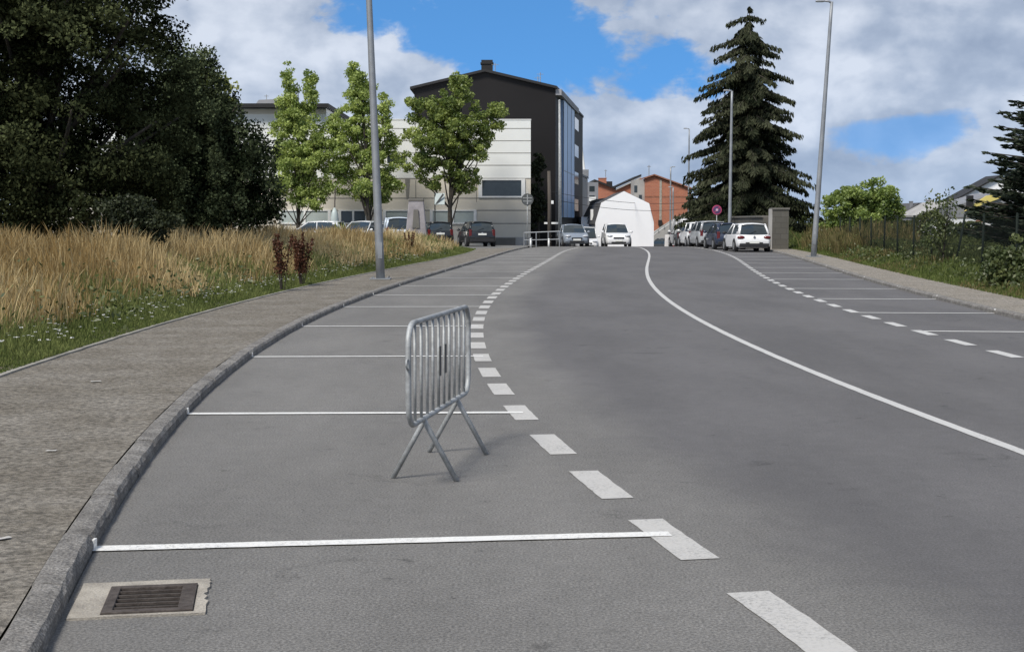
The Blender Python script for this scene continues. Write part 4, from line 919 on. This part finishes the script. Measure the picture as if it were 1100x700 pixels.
def broadleaf(name, label, base, lobes, nclump, nleaf, size, clump_r, lm, trunk_r, group=None, flat=.75, cat='tree', asp=.65, trunk_top=None, surf=.45, limbs=24, volp=1.0, tv=.2):
    """lobes: ellipsoids (x,y,z,rx,ry,rz) that the crown fills"""
    t = thing(name, label, cat, base, 0, group); base = np.array(base)
    lob = np.array(lobes, float); vol = (lob[:, 3] * lob[:, 4] * lob[:, 5]) ** volp; pick = rng.choice(len(lob), nclump, p=vol / vol.sum())
    d = rng.normal(size=(nclump, 3)); d /= np.linalg.norm(d, axis=1, keepdims=True)
    rr = rng.uniform(0, 1, (nclump, 1)) ** surf
    C = lob[pick, :3] + d * rr * lob[pick, 3:]
    cr = clump_r * rng.uniform(.5, 1.4, nclump)
    idx = rng.choice(nclump, nleaf, p=cr ** 2 / np.sum(cr ** 2))
    g_ = rng.normal(size=(nleaf, 3)); g_ /= np.linalg.norm(g_, axis=1, keepdims=True); g_ *= rng.uniform(.15, 1, (nleaf, 1)) ** .6
    P = C[idx] + g_ * cr[idx][:, None] * np.array([1, 1, flat])
    keep = P[:, 2] > base[2] + .15; P = P[keep]; idx = idx[keep]
    tint = np.clip(rng.normal(.45, tv, nclump)[idx] + rng.normal(0, .18, len(P)), 0, 1)
    np_mesh('crown', leaf_quads(P - base, size, asp), 4, lm, t, tint)
    b = MB(); top = lob[np.argmax(lob[:, 2] + lob[:, 5])]; tt = Vector((top[0], top[1], top[2] + top[5] * .5)) - Vector(base)
    if trunk_top: tt = Vector(trunk_top) - Vector(base)
    n = 8; tp = [Vector((0, 0, -.1)).lerp(tt, i / n) + Vector((random.uniform(-1, 1), random.uniform(-1, 1), 0)) * .04 * tt.z * .12 * (0 < i) for i in range(n + 1)]
    b.tube(tp, [trunk_r * (1.25 if i == 0 else 1 - .88 * i / n) for i in range(n + 1)], 9)
    for k in rng.choice(nclump, min(limbs, nclump), replace=False):
        c_ = Vector(C[k] - base); f = min(max((c_.z * .62) / max(tt.z, .1), .12), .9); s0 = tp[int(f * n)]
        limb(b, s0, c_, trunk_r * .38 * (1 - f * .5), trunk_r * .08)
    b.build('trunk', M['bark'], t, True)
    return t
def L(x, y, rx, ry, Y, dy=0, depth=None):
    s_ = Y / FPX; return (px(x, Y), Y + dy, pz(y, Y), rx * s_, (depth or rx) * s_, ry * s_)
# dark trees on the left
Y0 = 38
broadleaf('broadleaf_tree', 'huge dark broadleaf tree filling the upper left corner', (px(40, Y0), Y0, .1),
    [L(30, 60, 120, 120, Y0), L(90, -40, 105, 90, Y0, 1), L(60, 170, 130, 90, Y0), L(-60, 120, 120, 160, Y0), L(135, 120, 48, 95, Y0, 1), L(40, -120, 130, 90, Y0), L(-90, -30, 110, 120, Y0), L(158, 45, 35, 50, Y0, 1), L(140, 205, 60, 50, Y0), L(60, 220, 110, 40, Y0), L(-40, 210, 90, 50, Y0), L(165, 150, 40, 60, Y0, 2), L(40, 20, 120, 90, Y0, -2.2, 60), L(110, 40, 70, 80, Y0, -1.5, 50), L(120, 90, 70, 80, Y0, 2), L(150, 70, 40, 60, Y0, 3)],
    1700, 240000, .10, .50, M['leaf_dark'], .35, 'dark trees on the left', limbs=50, tv=.34, flat=.6)
Y0 = 48
broadleaf('bushy_tree', 'dark bushy tree sloping down to the grass right of the huge tree', (px(215, Y0), Y0, .1),
    [L(205, 110, 42, 62, Y0), L(222, 170, 62, 78, Y0), L(262, 195, 42, 52, Y0), L(180, 190, 60, 70, Y0), L(285, 217, 24, 27, Y0), L(243, 128, 24, 38, Y0), L(190, 90, 26, 40, Y0), L(230, 225, 60, 24, Y0)],
    800, 110000, .105, .34, M['leaf_darker'], .2, 'dark trees on the left', limbs=30, flat=1.2, tv=.32)
Y0 = 58
broadleaf('birch_tree', 'yellow green treetop showing behind the dark bushy tree', (px(225, Y0), Y0, .1),
    [L(212, 85, 20, 34, Y0), L(236, 110, 17, 34, Y0), L(222, 150, 30, 70, Y0), L(247, 122, 8, 24, Y0)], 130, 9000, .16, .35, M['leaf_yellow'], .14, limbs=12)
Y0 = 34
broadleaf('shrub', 'dull green shrub at the foot of the dark trees', (px(150, Y0), Y0, .1), [L(138, 232, 34, 22, Y0), L(165, 240, 26, 16, Y0)], 90, 8000, .08, .2, M['cypress'], .05, cat='shrub', limbs=12)
# three street trees in front of the white building
Y0 = 95.0
broadleaf('street_tree', 'left of the three fresh green trees, slim with two pointed tops', (px(321, Y0), Y0, .0),
    [L(311, 86, 5, 20, Y0), L(336, 94, 5, 20, Y0), L(312, 108, 9, 26, Y0), L(336, 112, 8, 26, Y0), L(322, 128, 18, 20, Y0), L(311, 102, 9, 34, Y0), L(337, 106, 8, 34, Y0), L(322, 142, 22, 30, Y0), L(322, 175, 27, 26, Y0), L(333, 205, 20, 20, Y0), L(308, 160, 14, 32, Y0), L(306, 125, 8, 20, Y0), L(346, 165, 15, 34, Y0), L(342, 220, 9, 10, Y0), L(315, 195, 22, 22, Y0), L(302, 150, 9, 26, Y0)],
    360, 35000, .165, .40, M['leaf_bright'], .14, 'young trees before the white building', limbs=26, volp=.78, trunk_top=pt(320, 90, Y0))
broadleaf('street_tree', 'middle of the three fresh green trees, tall and wide, behind the lamp post', (px(397, Y0 - 1), Y0 - 1, .0),
    [L(384, 78, 6, 17, Y0), L(383, 92, 10, 22, Y0), L(388, 120, 18, 34, Y0), L(378, 160, 24, 36, Y0), L(404, 160, 22, 36, Y0), L(416, 195, 15, 22, Y0), L(396, 200, 24, 24, Y0), L(362, 140, 12, 25, Y0), L(412, 120, 9, 22, Y0), L(421, 150, 10, 18, Y0), L(362, 180, 16, 30, Y0), L(388, 100, 14, 26, Y0), L(428, 175, 8, 14, Y0)],
    340, 36000, .165, .40, M['leaf_bright'], .16, 'young trees before the white building', limbs=28, volp=.78, trunk_top=pt(388, 80, Y0))
broadleaf('street_tree', 'right and darkest of the three trees with a broad uneven crown', (px(482, Y0), Y0, .0),
    [L(492, 98, 16, 18, Y0), L(470, 130, 30, 26, Y0), L(518, 130, 24, 20, Y0), L(490, 150, 34, 30, Y0), L(450, 150, 18, 22, Y0), L(478, 185, 28, 24, Y0), L(500, 190, 14, 24, Y0), L(442, 112, 9, 11, Y0), L(535, 118, 10, 9, Y0), L(436, 170, 8, 22, Y0), L(508, 160, 20, 18, Y0), L(468, 160, 32, 26, Y0), L(486, 115, 24, 20, Y0)],
    280, 35000, .175, .43, M['leaf_mid'], .18, 'young trees before the white building', limbs=32, volp=.78, trunk_top=pt(490, 100, Y0))
Y0 = 112
broadleaf('cypress_tree', 'dark slim evergreen in the gap between white and black buildings', (px(578, Y0), Y0, -.5),
    [L(577, 200, 9, 38, Y0), L(576, 230, 10, 20, Y0), L(579, 175, 5, 16, Y0)], 70, 6000, .2, .3, M['cypress'], .12, limbs=8)
# right-hand bush and shrubs
Y0 = 74
broadleaf('bush', 'rounded sunlit green bush behind the right lamp post', (px(925, Y0), Y0, .05),
    [L(905, 222, 22, 22, Y0), L(940, 216, 28, 25, Y0), L(925, 240, 40, 18, Y0), L(890, 240, 14, 18, Y0), L(962, 235, 12, 18, Y0), L(925, 220, 36, 24, Y0), L(915, 250, 36, 14, Y0)], 260, 24000, .15, .30, M['leaf_bush'], .08, cat='bush', limbs=20)
Y0 = 43
broadleaf('sapling', 'thin straggly sapling growing behind the fence', (px(1012, Y0), Y0, .05), [L(1010, 226, 16, 18, Y0), L(1018, 215, 8, 16, Y0), L(1008, 250, 16, 18, Y0)], 50, 900, .09, .26, M['leaf_weed'], .025, cat='sapling', limbs=26)
Y0 = 32.6
broadleaf('shrub', 'low leafy shrub at the right edge against the fence', (px(1082, Y0), Y0, .1), [L(1080, 290, 24, 22, Y0), L(1096, 275, 16, 24, Y0), L(1062, 305, 14, 12, Y0)], 70, 4200, .085, .20, M['leaf_weed'], .03, cat='shrub', limbs=16)

def conifer(name, label, base, h, rad, lm, trunk_r, levels, droop, dens, size, group=None, lift=0.0, low=.06, shape=.85, spray=.5, jag=.3, whorl=9):
    t = thing(name, label, 'tree', base, 0, group); P = []; A = []; TI = []; b = MB()
    b.tube([(0, 0, -.1), (.05, 0, h * .4), (0, .05, h * .75), (0, 0, h)], [trunk_r, trunk_r * .7, trunk_r * .35, .02], 9)
    for i in range(levels):
        f = min(1.0, max(0.0, (i + random.uniform(-.35, .35)) / (levels - 1))); z = h * (low + (1 - low - .01) * f)
        R_ = rad * (1 - f) ** shape + .12; nb = max(3, int(whorl * (1 - f) + 4))
        a0 = random.uniform(0, 6.28)
        for k in range(nb):
            an = a0 + 2 * math.pi * k / nb + random.uniform(-.3, .3); r_ = R_ * random.uniform(1 - jag, 1 + jag * .5)
            d = np.array([math.cos(an), math.sin(an), 0.0]); n = max(4, int(r_ / .28)); zz = z + random.uniform(-.5, .5) * h / levels * 2.2; pts = []
            tb = np.clip(random.gauss(.45, .2), 0, 1)
            for j in range(n + 1):
                u = j / n; q = d * r_ * u + np.array([0, 0, zz + lift * r_ * u - droop * r_ * (u * u * .9) + droop * .28 * r_ * max(0, u - .7) * 2])
                pts.append(q)
                if j == 0: continue
                side = np.array([-d[1], d[0], 0]); wdt = .30 * r_ * (1 - u) ** .7 * .8 + .10
                m_ = int(dens * (1 + wdt * 3))
                for _ in range(m_):
                    s_ = random.uniform(-1, 1); pos = q + side * s_ * wdt + d * random.uniform(-.15, .15) + np.array([0, 0, -abs(s_) * wdt * .25 - random.uniform(0, .30) * spray])
                    P.append(pos); A.append(d * random.uniform(.1, 1.0) * (.5 + lift * 3) + side * s_ * .8 + np.array([0, 0, -spray * random.uniform(.3, 1.6) + lift * 1.2])); TI.append(np.clip(tb + random.gauss(0, .17), 0, 1))
            if r_ > .5: b.tube([tuple(q) for q in pts], [.05 * (1 - j / n) * min(1.0, r_ / 2) + .008 for j in range(n + 1)], 5)
    b.build('trunk', M['bark'], t, True)
    P = np.array(P); A = np.array(A)
    np_mesh('crown', leaf_quads(P, np.full(len(P), size), .34, A), 4, lm, t, np.array(TI)); return t
Y0 = 98.0
conifer('spruce_tree', 'tall dark spruce with drooping branches above the parked cars', (px(802, Y0), Y0, gzf(Y0)), 15.5, 4.2, M['needle'], .34, 32, .38, 14, .32, low=.04, shape=.37, spray=.85, jag=.5, whorl=13)
conifer('cedar_tree', 'dark spiky conifer at the right edge of the picture', (18.8, 51, .05), 6.9, 2.6, M['needle_r'], .22, 30, .05, 10, .26, lift=.22, low=.10, shape=.6, spray=.18, jag=.42)
Y0 = 88
broadleaf('evergreen_tree', 'dark ragged evergreen bush left of the big spruce', (px(752, 104), 104, gzf(104)), [L(750, 222, 13, 22, 104), L(757, 205, 9, 18, 104), L(746, 236, 9, 12, 104)], 70, 6000, .2, .35, M['cypress'], .12, limbs=10)

# grass: each blade is a narrow three-part strip
def blades(name, X, Y, Z, hgt, wid, lean, m, label, cat, tint, head=0.0):
    n = len(X); an = rng.uniform(0, 2 * np.pi, n); d = np.stack([np.cos(an), np.sin(an)], 1) * (lean * hgt * rng.uniform(.2, 1.2, n))[:, None]
    wa = rng.uniform(0, np.pi, n); w = np.stack([np.cos(wa), np.sin(wa), np.zeros(n)], 1) * (wid * .5)[:, None]
    base = np.stack([X, Y, Z], 1); lev = [(0, 1), (.45, .8), (.76, .65 + head), (.9, .5 + head * 1.2)]
    pts = []
    for u, ww in lev:
        c_ = base + np.concatenate([d * (u ** 1.8), (hgt * u)[:, None]], 1); pts.append((c_ - w * ww, c_ + w * ww))
    tip = base + np.concatenate([d, (hgt * .985)[:, None]], 1)
    Q = []
    for i in range(3): Q.append(np.stack([pts[i][0], pts[i][1], pts[i + 1][1], pts[i + 1][0]], 1))
    Q.append(np.stack([pts[3][0], pts[3][1], tip, tip + w * .05], 1))
    V = np.concatenate([q.reshape(-1, 3) for q in Q]); T = np.tile(tint, 4)
    o = np_mesh(name, V, 4, m, None, T); return stuff(o, label, cat)
def scatter(n, ymin, ymax, wide, edge0, k=1.0, far_bias=1.0):
    u = rng.uniform(0, 1, n); Y = ymin * (ymax / ymin) ** (u ** far_bias)
    D = edge0 + wide * rng.uniform(0, 1, n) ** k
    return pave_l(Y) - D, Y, D
def patch(X, Y, s, seed):
    """smooth random field in 0..1 for clumping"""
    r = np.random.default_rng(seed); v = np.zeros_like(X)
    for i in range(7):
        k = r.normal(size=2) / s * (1.4 ** i) * .6; v += np.sin(X * k[0] + Y * k[1] + r.uniform(0, 6.28)) / (1.15 ** i)
    return np.clip(.5 + v / 5.5, 0, 1)
def rise(D): return np.clip((D - .75) / 2.1, 0, 1)
X, Y, D = scatter(175000, 9, 77, 9.5, .45, 1.3, .85)
pa = patch(X, Y, 1.3, 5); pb = patch(X, Y, 4.0, 8)
keep = (rng.uniform(0, 1, len(X)) < (.25 + 1.0 * pa) * (.35 + .65 * rise(D))) & (rise(D) > .04); X, Y, D, pa, pb = X[keep], Y[keep], D[keep], pa[keep], pb[keep]
hh = (.40 + .72 * rise(D)) * (.66 + .55 * pa) * rng.uniform(.45, 1.22, len(X)) * (1 - .18 * np.clip((Y - 55) / 20, 0, 1))
blades('tall_dry_grass', X, Y, np.full(len(X), KH), hh, rng.uniform(.0045, .010, len(X)) * (1 + Y / 40), rng.uniform(.1, .55, len(X)), M['straw'], 'tall straw coloured dry grass filling the left verge', 'grass', np.clip(.05 + .8 * pb + rng.normal(0, .25, len(X)), 0, 1), .35)
X, Y, D = scatter(170000, 8, 78, 5.5, .0, 1.45, .85)
pa = patch(X, Y, .9, 21); hh = (.05 + .48 * np.clip((D - .15) / 2.2, 0, 1)) * (.35 + 1.2 * pa) * rng.uniform(.6, 1.3, len(X))
blades('short_green_grass', X, Y, np.full(len(X), KH), hh, rng.uniform(.006, .012, len(X)) * (1 + Y / 50), rng.uniform(.2, .7, len(X)), M['grass'], 'short green grass along the edge of the left pavement', 'grass', np.clip(pa * .7 + rng.normal(.15, .25, len(X)), 0, 1))
# green weeds among the straw
X, Y, D = scatter(420, 12, 70, 3.2, .5, 1.0, .85); P = []
for x, y in zip(X, Y):
    n = int(rng.integers(14, 40)); h = rng.uniform(.25, .8); q = rng.normal(0, 1, (n, 3)) * np.array([.14, .14, .22]) * h / .5; q[:, 2] = np.abs(q[:, 2]) + .05; P.append(q + np.array([x, y, KH]))
P = np.concatenate(P); stuff(np_mesh('leafy_weeds', leaf_quads(P, .085, .5), 4, M['leaf_weed'], None, rng.uniform(0, 1, len(P))), 'leafy green weeds growing among the dry grass', 'weeds')
# daisies
X, Y, D = scatter(650, 11, 60, 1.5, .05, 1.2, .75); P = []
for x, y in zip(X, Y):
    z = KH + rng.uniform(.12, .30); k = rng.uniform(.014, .026); a0 = rng.uniform(0, 6.28); tl = rng.normal(0, .25, 2)
    for j in range(5):
        w0 = a0 + j * 1.2566; e0 = np.array([math.cos(w0), math.sin(w0), tl[0]]); e1 = np.array([math.cos(w0 + .6), math.sin(w0 + .6), tl[1]]); e2 = np.array([math.cos(w0 - .6), math.sin(w0 - .6), 0])
        c_ = np.array([x, y, z]); P += [c_, c_ + e2 * k * .8, c_ + e0 * k * 1.15, c_ + e1 * k * .8]
stuff(np_mesh('white_daisies', np.array(P), 4, M['petal'], None, rng.uniform(0, 1, len(P) // 4)), 'small white daisies dotted over the short green grass', 'flowers')
# rust coloured dock plants, spiky plant
for k, (x, y, n) in enumerate(((324, 34.0, 11), (303, 31.5, 6), (440, 60, 4))):
    t = thing('dock_plant', ('tall rust brown dock plant in the grass left of the lamp post', 'smaller rust brown dock plant further left in the grass', 'short rust brown dock plant at the far end of the grass')[k], 'plant', (px(x, y), y, KH), 0, 'rust brown dock plants')
    b = MB(); P = []
    for i in range(n):
        a = random.uniform(0, 6.28); tx, ty, h = math.cos(a) * random.uniform(.1, .34), math.sin(a) * random.uniform(.1, .34), random.uniform(.95, 1.25); b.tube([(tx * .2, ty * .2, 0), (tx * .5, ty * .5, h * .5), (tx, ty, h)], [.010, .008, .004], 5)
        u = rng.uniform(.35, 1.0, 170); q = np.stack([tx * u, ty * u, h * u], 1) + rng.normal(0, .045, (170, 3)) * (1.2 - u)[:, None] * 1.6; P.append(q)
    b.build('stem', M['bark'], t); P = np.concatenate(P); np_mesh('seed_heads', leaf_quads(P, .05, .7), 4, M['dock'], t, rng.uniform(0, 1, len(P)))['kind'] = 'stuff'
def spiky(x, Y, h, n, label):
    t = thing('spiky_plant', label, 'plant', (px(x, Y), Y, KH)); V = []
    for i in range(n):
        a = random.uniform(0, 6.28); el_ = random.uniform(.25, 1.4); d = np.array([math.cos(a) * math.cos(el_), math.sin(a) * math.cos(el_), math.sin(el_)]); s_ = np.array([-d[1], d[0], 0]); s_ = s_ / (np.linalg.norm(s_) + 1e-6) * .035
        o = np.array([0, 0, h * .25]); V += [o - s_, o + s_, o + d * h * .5 + s_, o + d * h * .5 - s_, o + d * h * .5 - s_, o + d * h * .5 + s_, o + d * h * .95 - np.array([0, 0, .12 * h * math.cos(el_)]) + s_ * .1, o + d * h * .95 - np.array([0, 0, .12 * h * math.cos(el_)]) - s_ * .1]
    np_mesh('leaf_rosette', np.array(V), 4, M['leaf_mid'], t, rng.uniform(0, 1, len(V) // 4))
    b = MB(); b.tube([(0, 0, 0), (0, 0, h * .35)], [.09, .07], 7); b.build('stem', M['bark'], t)
spiky(364, 62, 1.3, 60, 'green spiky leaved plant standing in the dry grass before the parked cars')

# right-hand verge
Yr = 20 * (100 / 20) ** rng.uniform(0, 1, 46000); Dr = rng.uniform(.0, 1, len(Yr)) ** 1.2 * 3.2; Xr = pave_r(Yr) - .12 + Dr
pa = patch(Xr, Yr, 1.2, 31); pb = patch(Xr, Yr, 3.0, 33)
hr = (.05 + .26 * np.clip(Dr / 1.3, 0, 1)) * (.35 + 1.1 * pa) * rng.uniform(.6, 1.3, len(Xr)) * (1 + 1.3 * np.clip((Yr - 58) / 12, 0, 1) * np.clip(Dr / 1.2, 0, 1))
sel = pb + rng.normal(0, .15, len(Xr)) > .84
blades('right_green_grass', Xr[~sel], Yr[~sel], np.full((~sel).sum(), KH), hr[~sel], rng.uniform(.008, .016, (~sel).sum()) * (1 + Yr[~sel] / 45), rng.uniform(.15, .6, (~sel).sum()), M['grass'], 'green grass along the fence on the right', 'grass', np.clip(rng.normal(.35, .25, (~sel).sum()), 0, 1))
blades('right_dry_grass', Xr[sel], Yr[sel], np.full(sel.sum(), KH), hr[sel] * 1.15, rng.uniform(.006, .012, sel.sum()) * (1 + Yr[sel] / 45), rng.uniform(.1, .5, sel.sum()), M['weed_stalk'], 'dry grass tufts along the fence on the right', 'grass', np.clip(rng.normal(.4, .25, sel.sum()), 0, 1), .5)
P = []
for i in range(520):
    y = 24 * (92 / 24) ** rng.uniform(); x = float(pave_r(y)) + rng.uniform(.35, 3.4); n = int(rng.integers(12, 44)); h = rng.uniform(.2, .6)
    q = rng.normal(0, 1, (n, 3)) * np.array([.18, .18, .28]) * h / .5; q[:, 2] = np.abs(q[:, 2]) + .04; P.append(q + np.array([x, y, KH]))
P = np.concatenate(P); stuff(np_mesh('right_weeds', leaf_quads(P, .10, .5), 4, M['leaf_weed'], None, rng.uniform(0, 1, len(P))), 'leafy weeds growing through the foot of the fence', 'weeds')
n = 80000; Yr = rng.uniform(28, 120, n); Xr = fence_x(Yr) + .3 + rng.uniform(0, 1, n) ** 1.6 * 34
pa = patch(Xr, Yr, 3.0, 41); blades('meadow_grass', Xr, Yr, np.full(n, KH) + gz(Yr), (.25 + .5 * pa) * rng.uniform(.6, 1.3, n), rng.uniform(.02, .05, n) * (1 + Yr / 120), rng.uniform(.2, .6, n), M['leaf_scrub'], 'rough meadow grass behind the fence', 'grass', np.clip(rng.normal(.45, .25, n), 0, 1))
P = []
for i in range(520):
    y = rng.uniform(32, 118); x = float(fence_x(y)) + rng.uniform(1.0, 30); nn_ = int(rng.integers(30, 90)); h = rng.uniform(.5, 1.25)
    q = rng.normal(0, 1, (nn_, 3)) * np.array([.4, .4, .35]) * h; q[:, 2] = np.abs(q[:, 2]) + .05; P.append(q + np.array([x, y, KH + float(gz(y))]))
P = np.concatenate(P); stuff(np_mesh('meadow_weeds', leaf_quads(P, .15, .5), 4, M['leaf_scrub'], None, rng.uniform(0, 1, len(P))), 'rough leafy scrub in the field behind the fence', 'scrub')

# tall weeds between the pier and the leaning lamp post, and a hedge closing the field
n = 9000; Yr = rng.uniform(62, 78, n); Xr = pave_r(Yr) + .3 + rng.uniform(0, 1, n) * 3.6; pa = patch(Xr, Yr, 1.0, 51)
blades('tall_weeds', Xr, Yr, np.full(n, KH), (.55 + .95 * pa) * rng.uniform(.5, 1.15, n), rng.uniform(.02, .04, n), rng.uniform(.1, .5, n), M['weed_stalk'], 'tall brownish green weeds between pier and leaning lamp post', 'weeds', np.clip(rng.normal(.4, .28, n), 0, 1), .3)
P = []
for i in range(70):
    y = rng.uniform(63, 78); x = float(pave_r(y)) + rng.uniform(.5, 3.6); h = rng.uniform(.4, 1.0); q = rng.normal(0, 1, (60, 3)) * np.array([.3, .3, .45]) * h; q[:, 2] = np.abs(q[:, 2]) + .05; P.append(q + np.array([x, y, KH]))
P = np.concatenate(P); stuff(np_mesh('leafy_weed_clumps', leaf_quads(P, .12, .5), 4, M['leaf_weed'], None, rng.uniform(0, 1, len(P))), 'leafy green weeds between pier and leaning lamp post', 'weeds')
hg = thing('hedge', 'long low dark hedge closing the far side of the right field', 'hedge', (38, 110, gzf(110)))
n = 26000; u = rng.uniform(-19, 22, n); P = np.stack([u, rng.normal(0, .55, n), np.abs(rng.uniform(0, 1, n)) ** .7 * (2.1 + .45 * np.sin(u * .7) + .3 * np.sin(u * 1.9 + 1))], 1)
np_mesh('foliage', leaf_quads(P, .24, .6), 4, M['leaf_scrub'], hg, np.clip(rng.normal(.45, .25, n), 0, 1))
b = MB(); b.tube([(-18, 0, .05), (-6, .1, .3), (6, -.1, .25), (20, 0, .05)], .09, 6)
for i in range(28): limb(b, (-18 + i * 1.4, 0, 0), (-18 + i * 1.4 + random.uniform(-.4, .4), random.uniform(-.3, .3), 1.7), .05, .015)
b.build('stems', M['bark'], hg)
# ------------------------------------------------------------------ chain-link fence on the right
fe = thing('chain_link_fence', 'chain link fence on dark green posts beside the right pavement', 'fence')
py_ = [23.5 + 3.6 * i for i in range(14)]; FH = 1.62
for i, y in enumerate(py_):
    x = float(fence_x(y)); ln = .28 if i == 5 else random.uniform(-.04, .04)
    b = MB(); b.tube([(x, y, .02), (x + ln, y, KH + FH + .05)], .032, 8); b.ball((x + ln, y, KH + FH + .05), .036, 8, 4); b.build('post', M['fence_green'], fe, True)
V = []; Ltot = py_[-1] - py_[0]; s = .085; w_ = .0027
def fpt(y, z): return np.array([float(fence_x(y)), y, KH + .05 + z])
for sg in (1, -1):
    y = py_[0] - FH
    while y < py_[-1] + FH:
        # diagonal wire from bottom to top, clipped at the ends
        a, c_ = (y, 0.0), (y + sg * 1.5, 1.5)
        if py_[0] <= min(a[0], c_[0]) and max(a[0], c_[0]) <= py_[-1]:
            m_ = [fpt(a[0] + (c_[0] - a[0]) * u, c_[1] * u) for u in (0, .5, 1)]
            for i in range(2):
                o = np.array([0, -w_ * sg, w_]); V += [m_[i] - o, m_[i] + o, m_[i + 1] + o, m_[i + 1] - o]
        y += s
np_mesh('wire_mesh', np.array(V), 4, M['wire'], fe)
for z in (.08, .8, 1.56):
    b = MB(); b.tube([tuple(fpt(y, z)) for y in np.linspace(py_[0], py_[-1], 40)], .006, 5); b.build('tension_wire', M['wire'], fe)

# litter on the pavement
for k, (x, y, sx, sy, lb) in enumerate(((55, 484, .035, .02, 'small white paper scrap on the pavement near the kerb'), (103, 409.5, .05, .03, 'small white paper scrap further up the pavement by the grass'), (4, 578, .035, .02, 'small white paper scrap at the left edge of the picture'))):
    b_ = -(y - 350) / FPX; t_ = (KH - EYE) / (-math.sin(PITCH) + b_ * math.cos(PITCH)); X_ = (x - 550) / FPX * t_; Y_ = t_ * (math.cos(PITCH) + b_ * math.sin(PITCH))
    t = MB(); vs = [(-sx, -sy, .002), (0, -sy * 1.2, .004), (sx, -sy * .7, .002), (sx * .9, sy, .004), (0, sy * .8, .002), (-sx * .9, sy, .003)]; t.add(vs + [(x_, y__, z_ + .0015) for x_, y__, z_ in vs], [(5, 4, 1, 0), (4, 3, 2, 1), (6, 7, 10, 11), (7, 8, 9, 10)] + [(i, (i + 1) % 6, (i + 1) % 6 + 6, i + 6) for i in range(6)])
    o = t.build('paper_scrap', M['paper']); o.location = (X_, Y_, KH); o.rotation_euler = (0, 0, R(20 * k)); tag(o, lb, 'litter', 'paper scraps on the pavement')
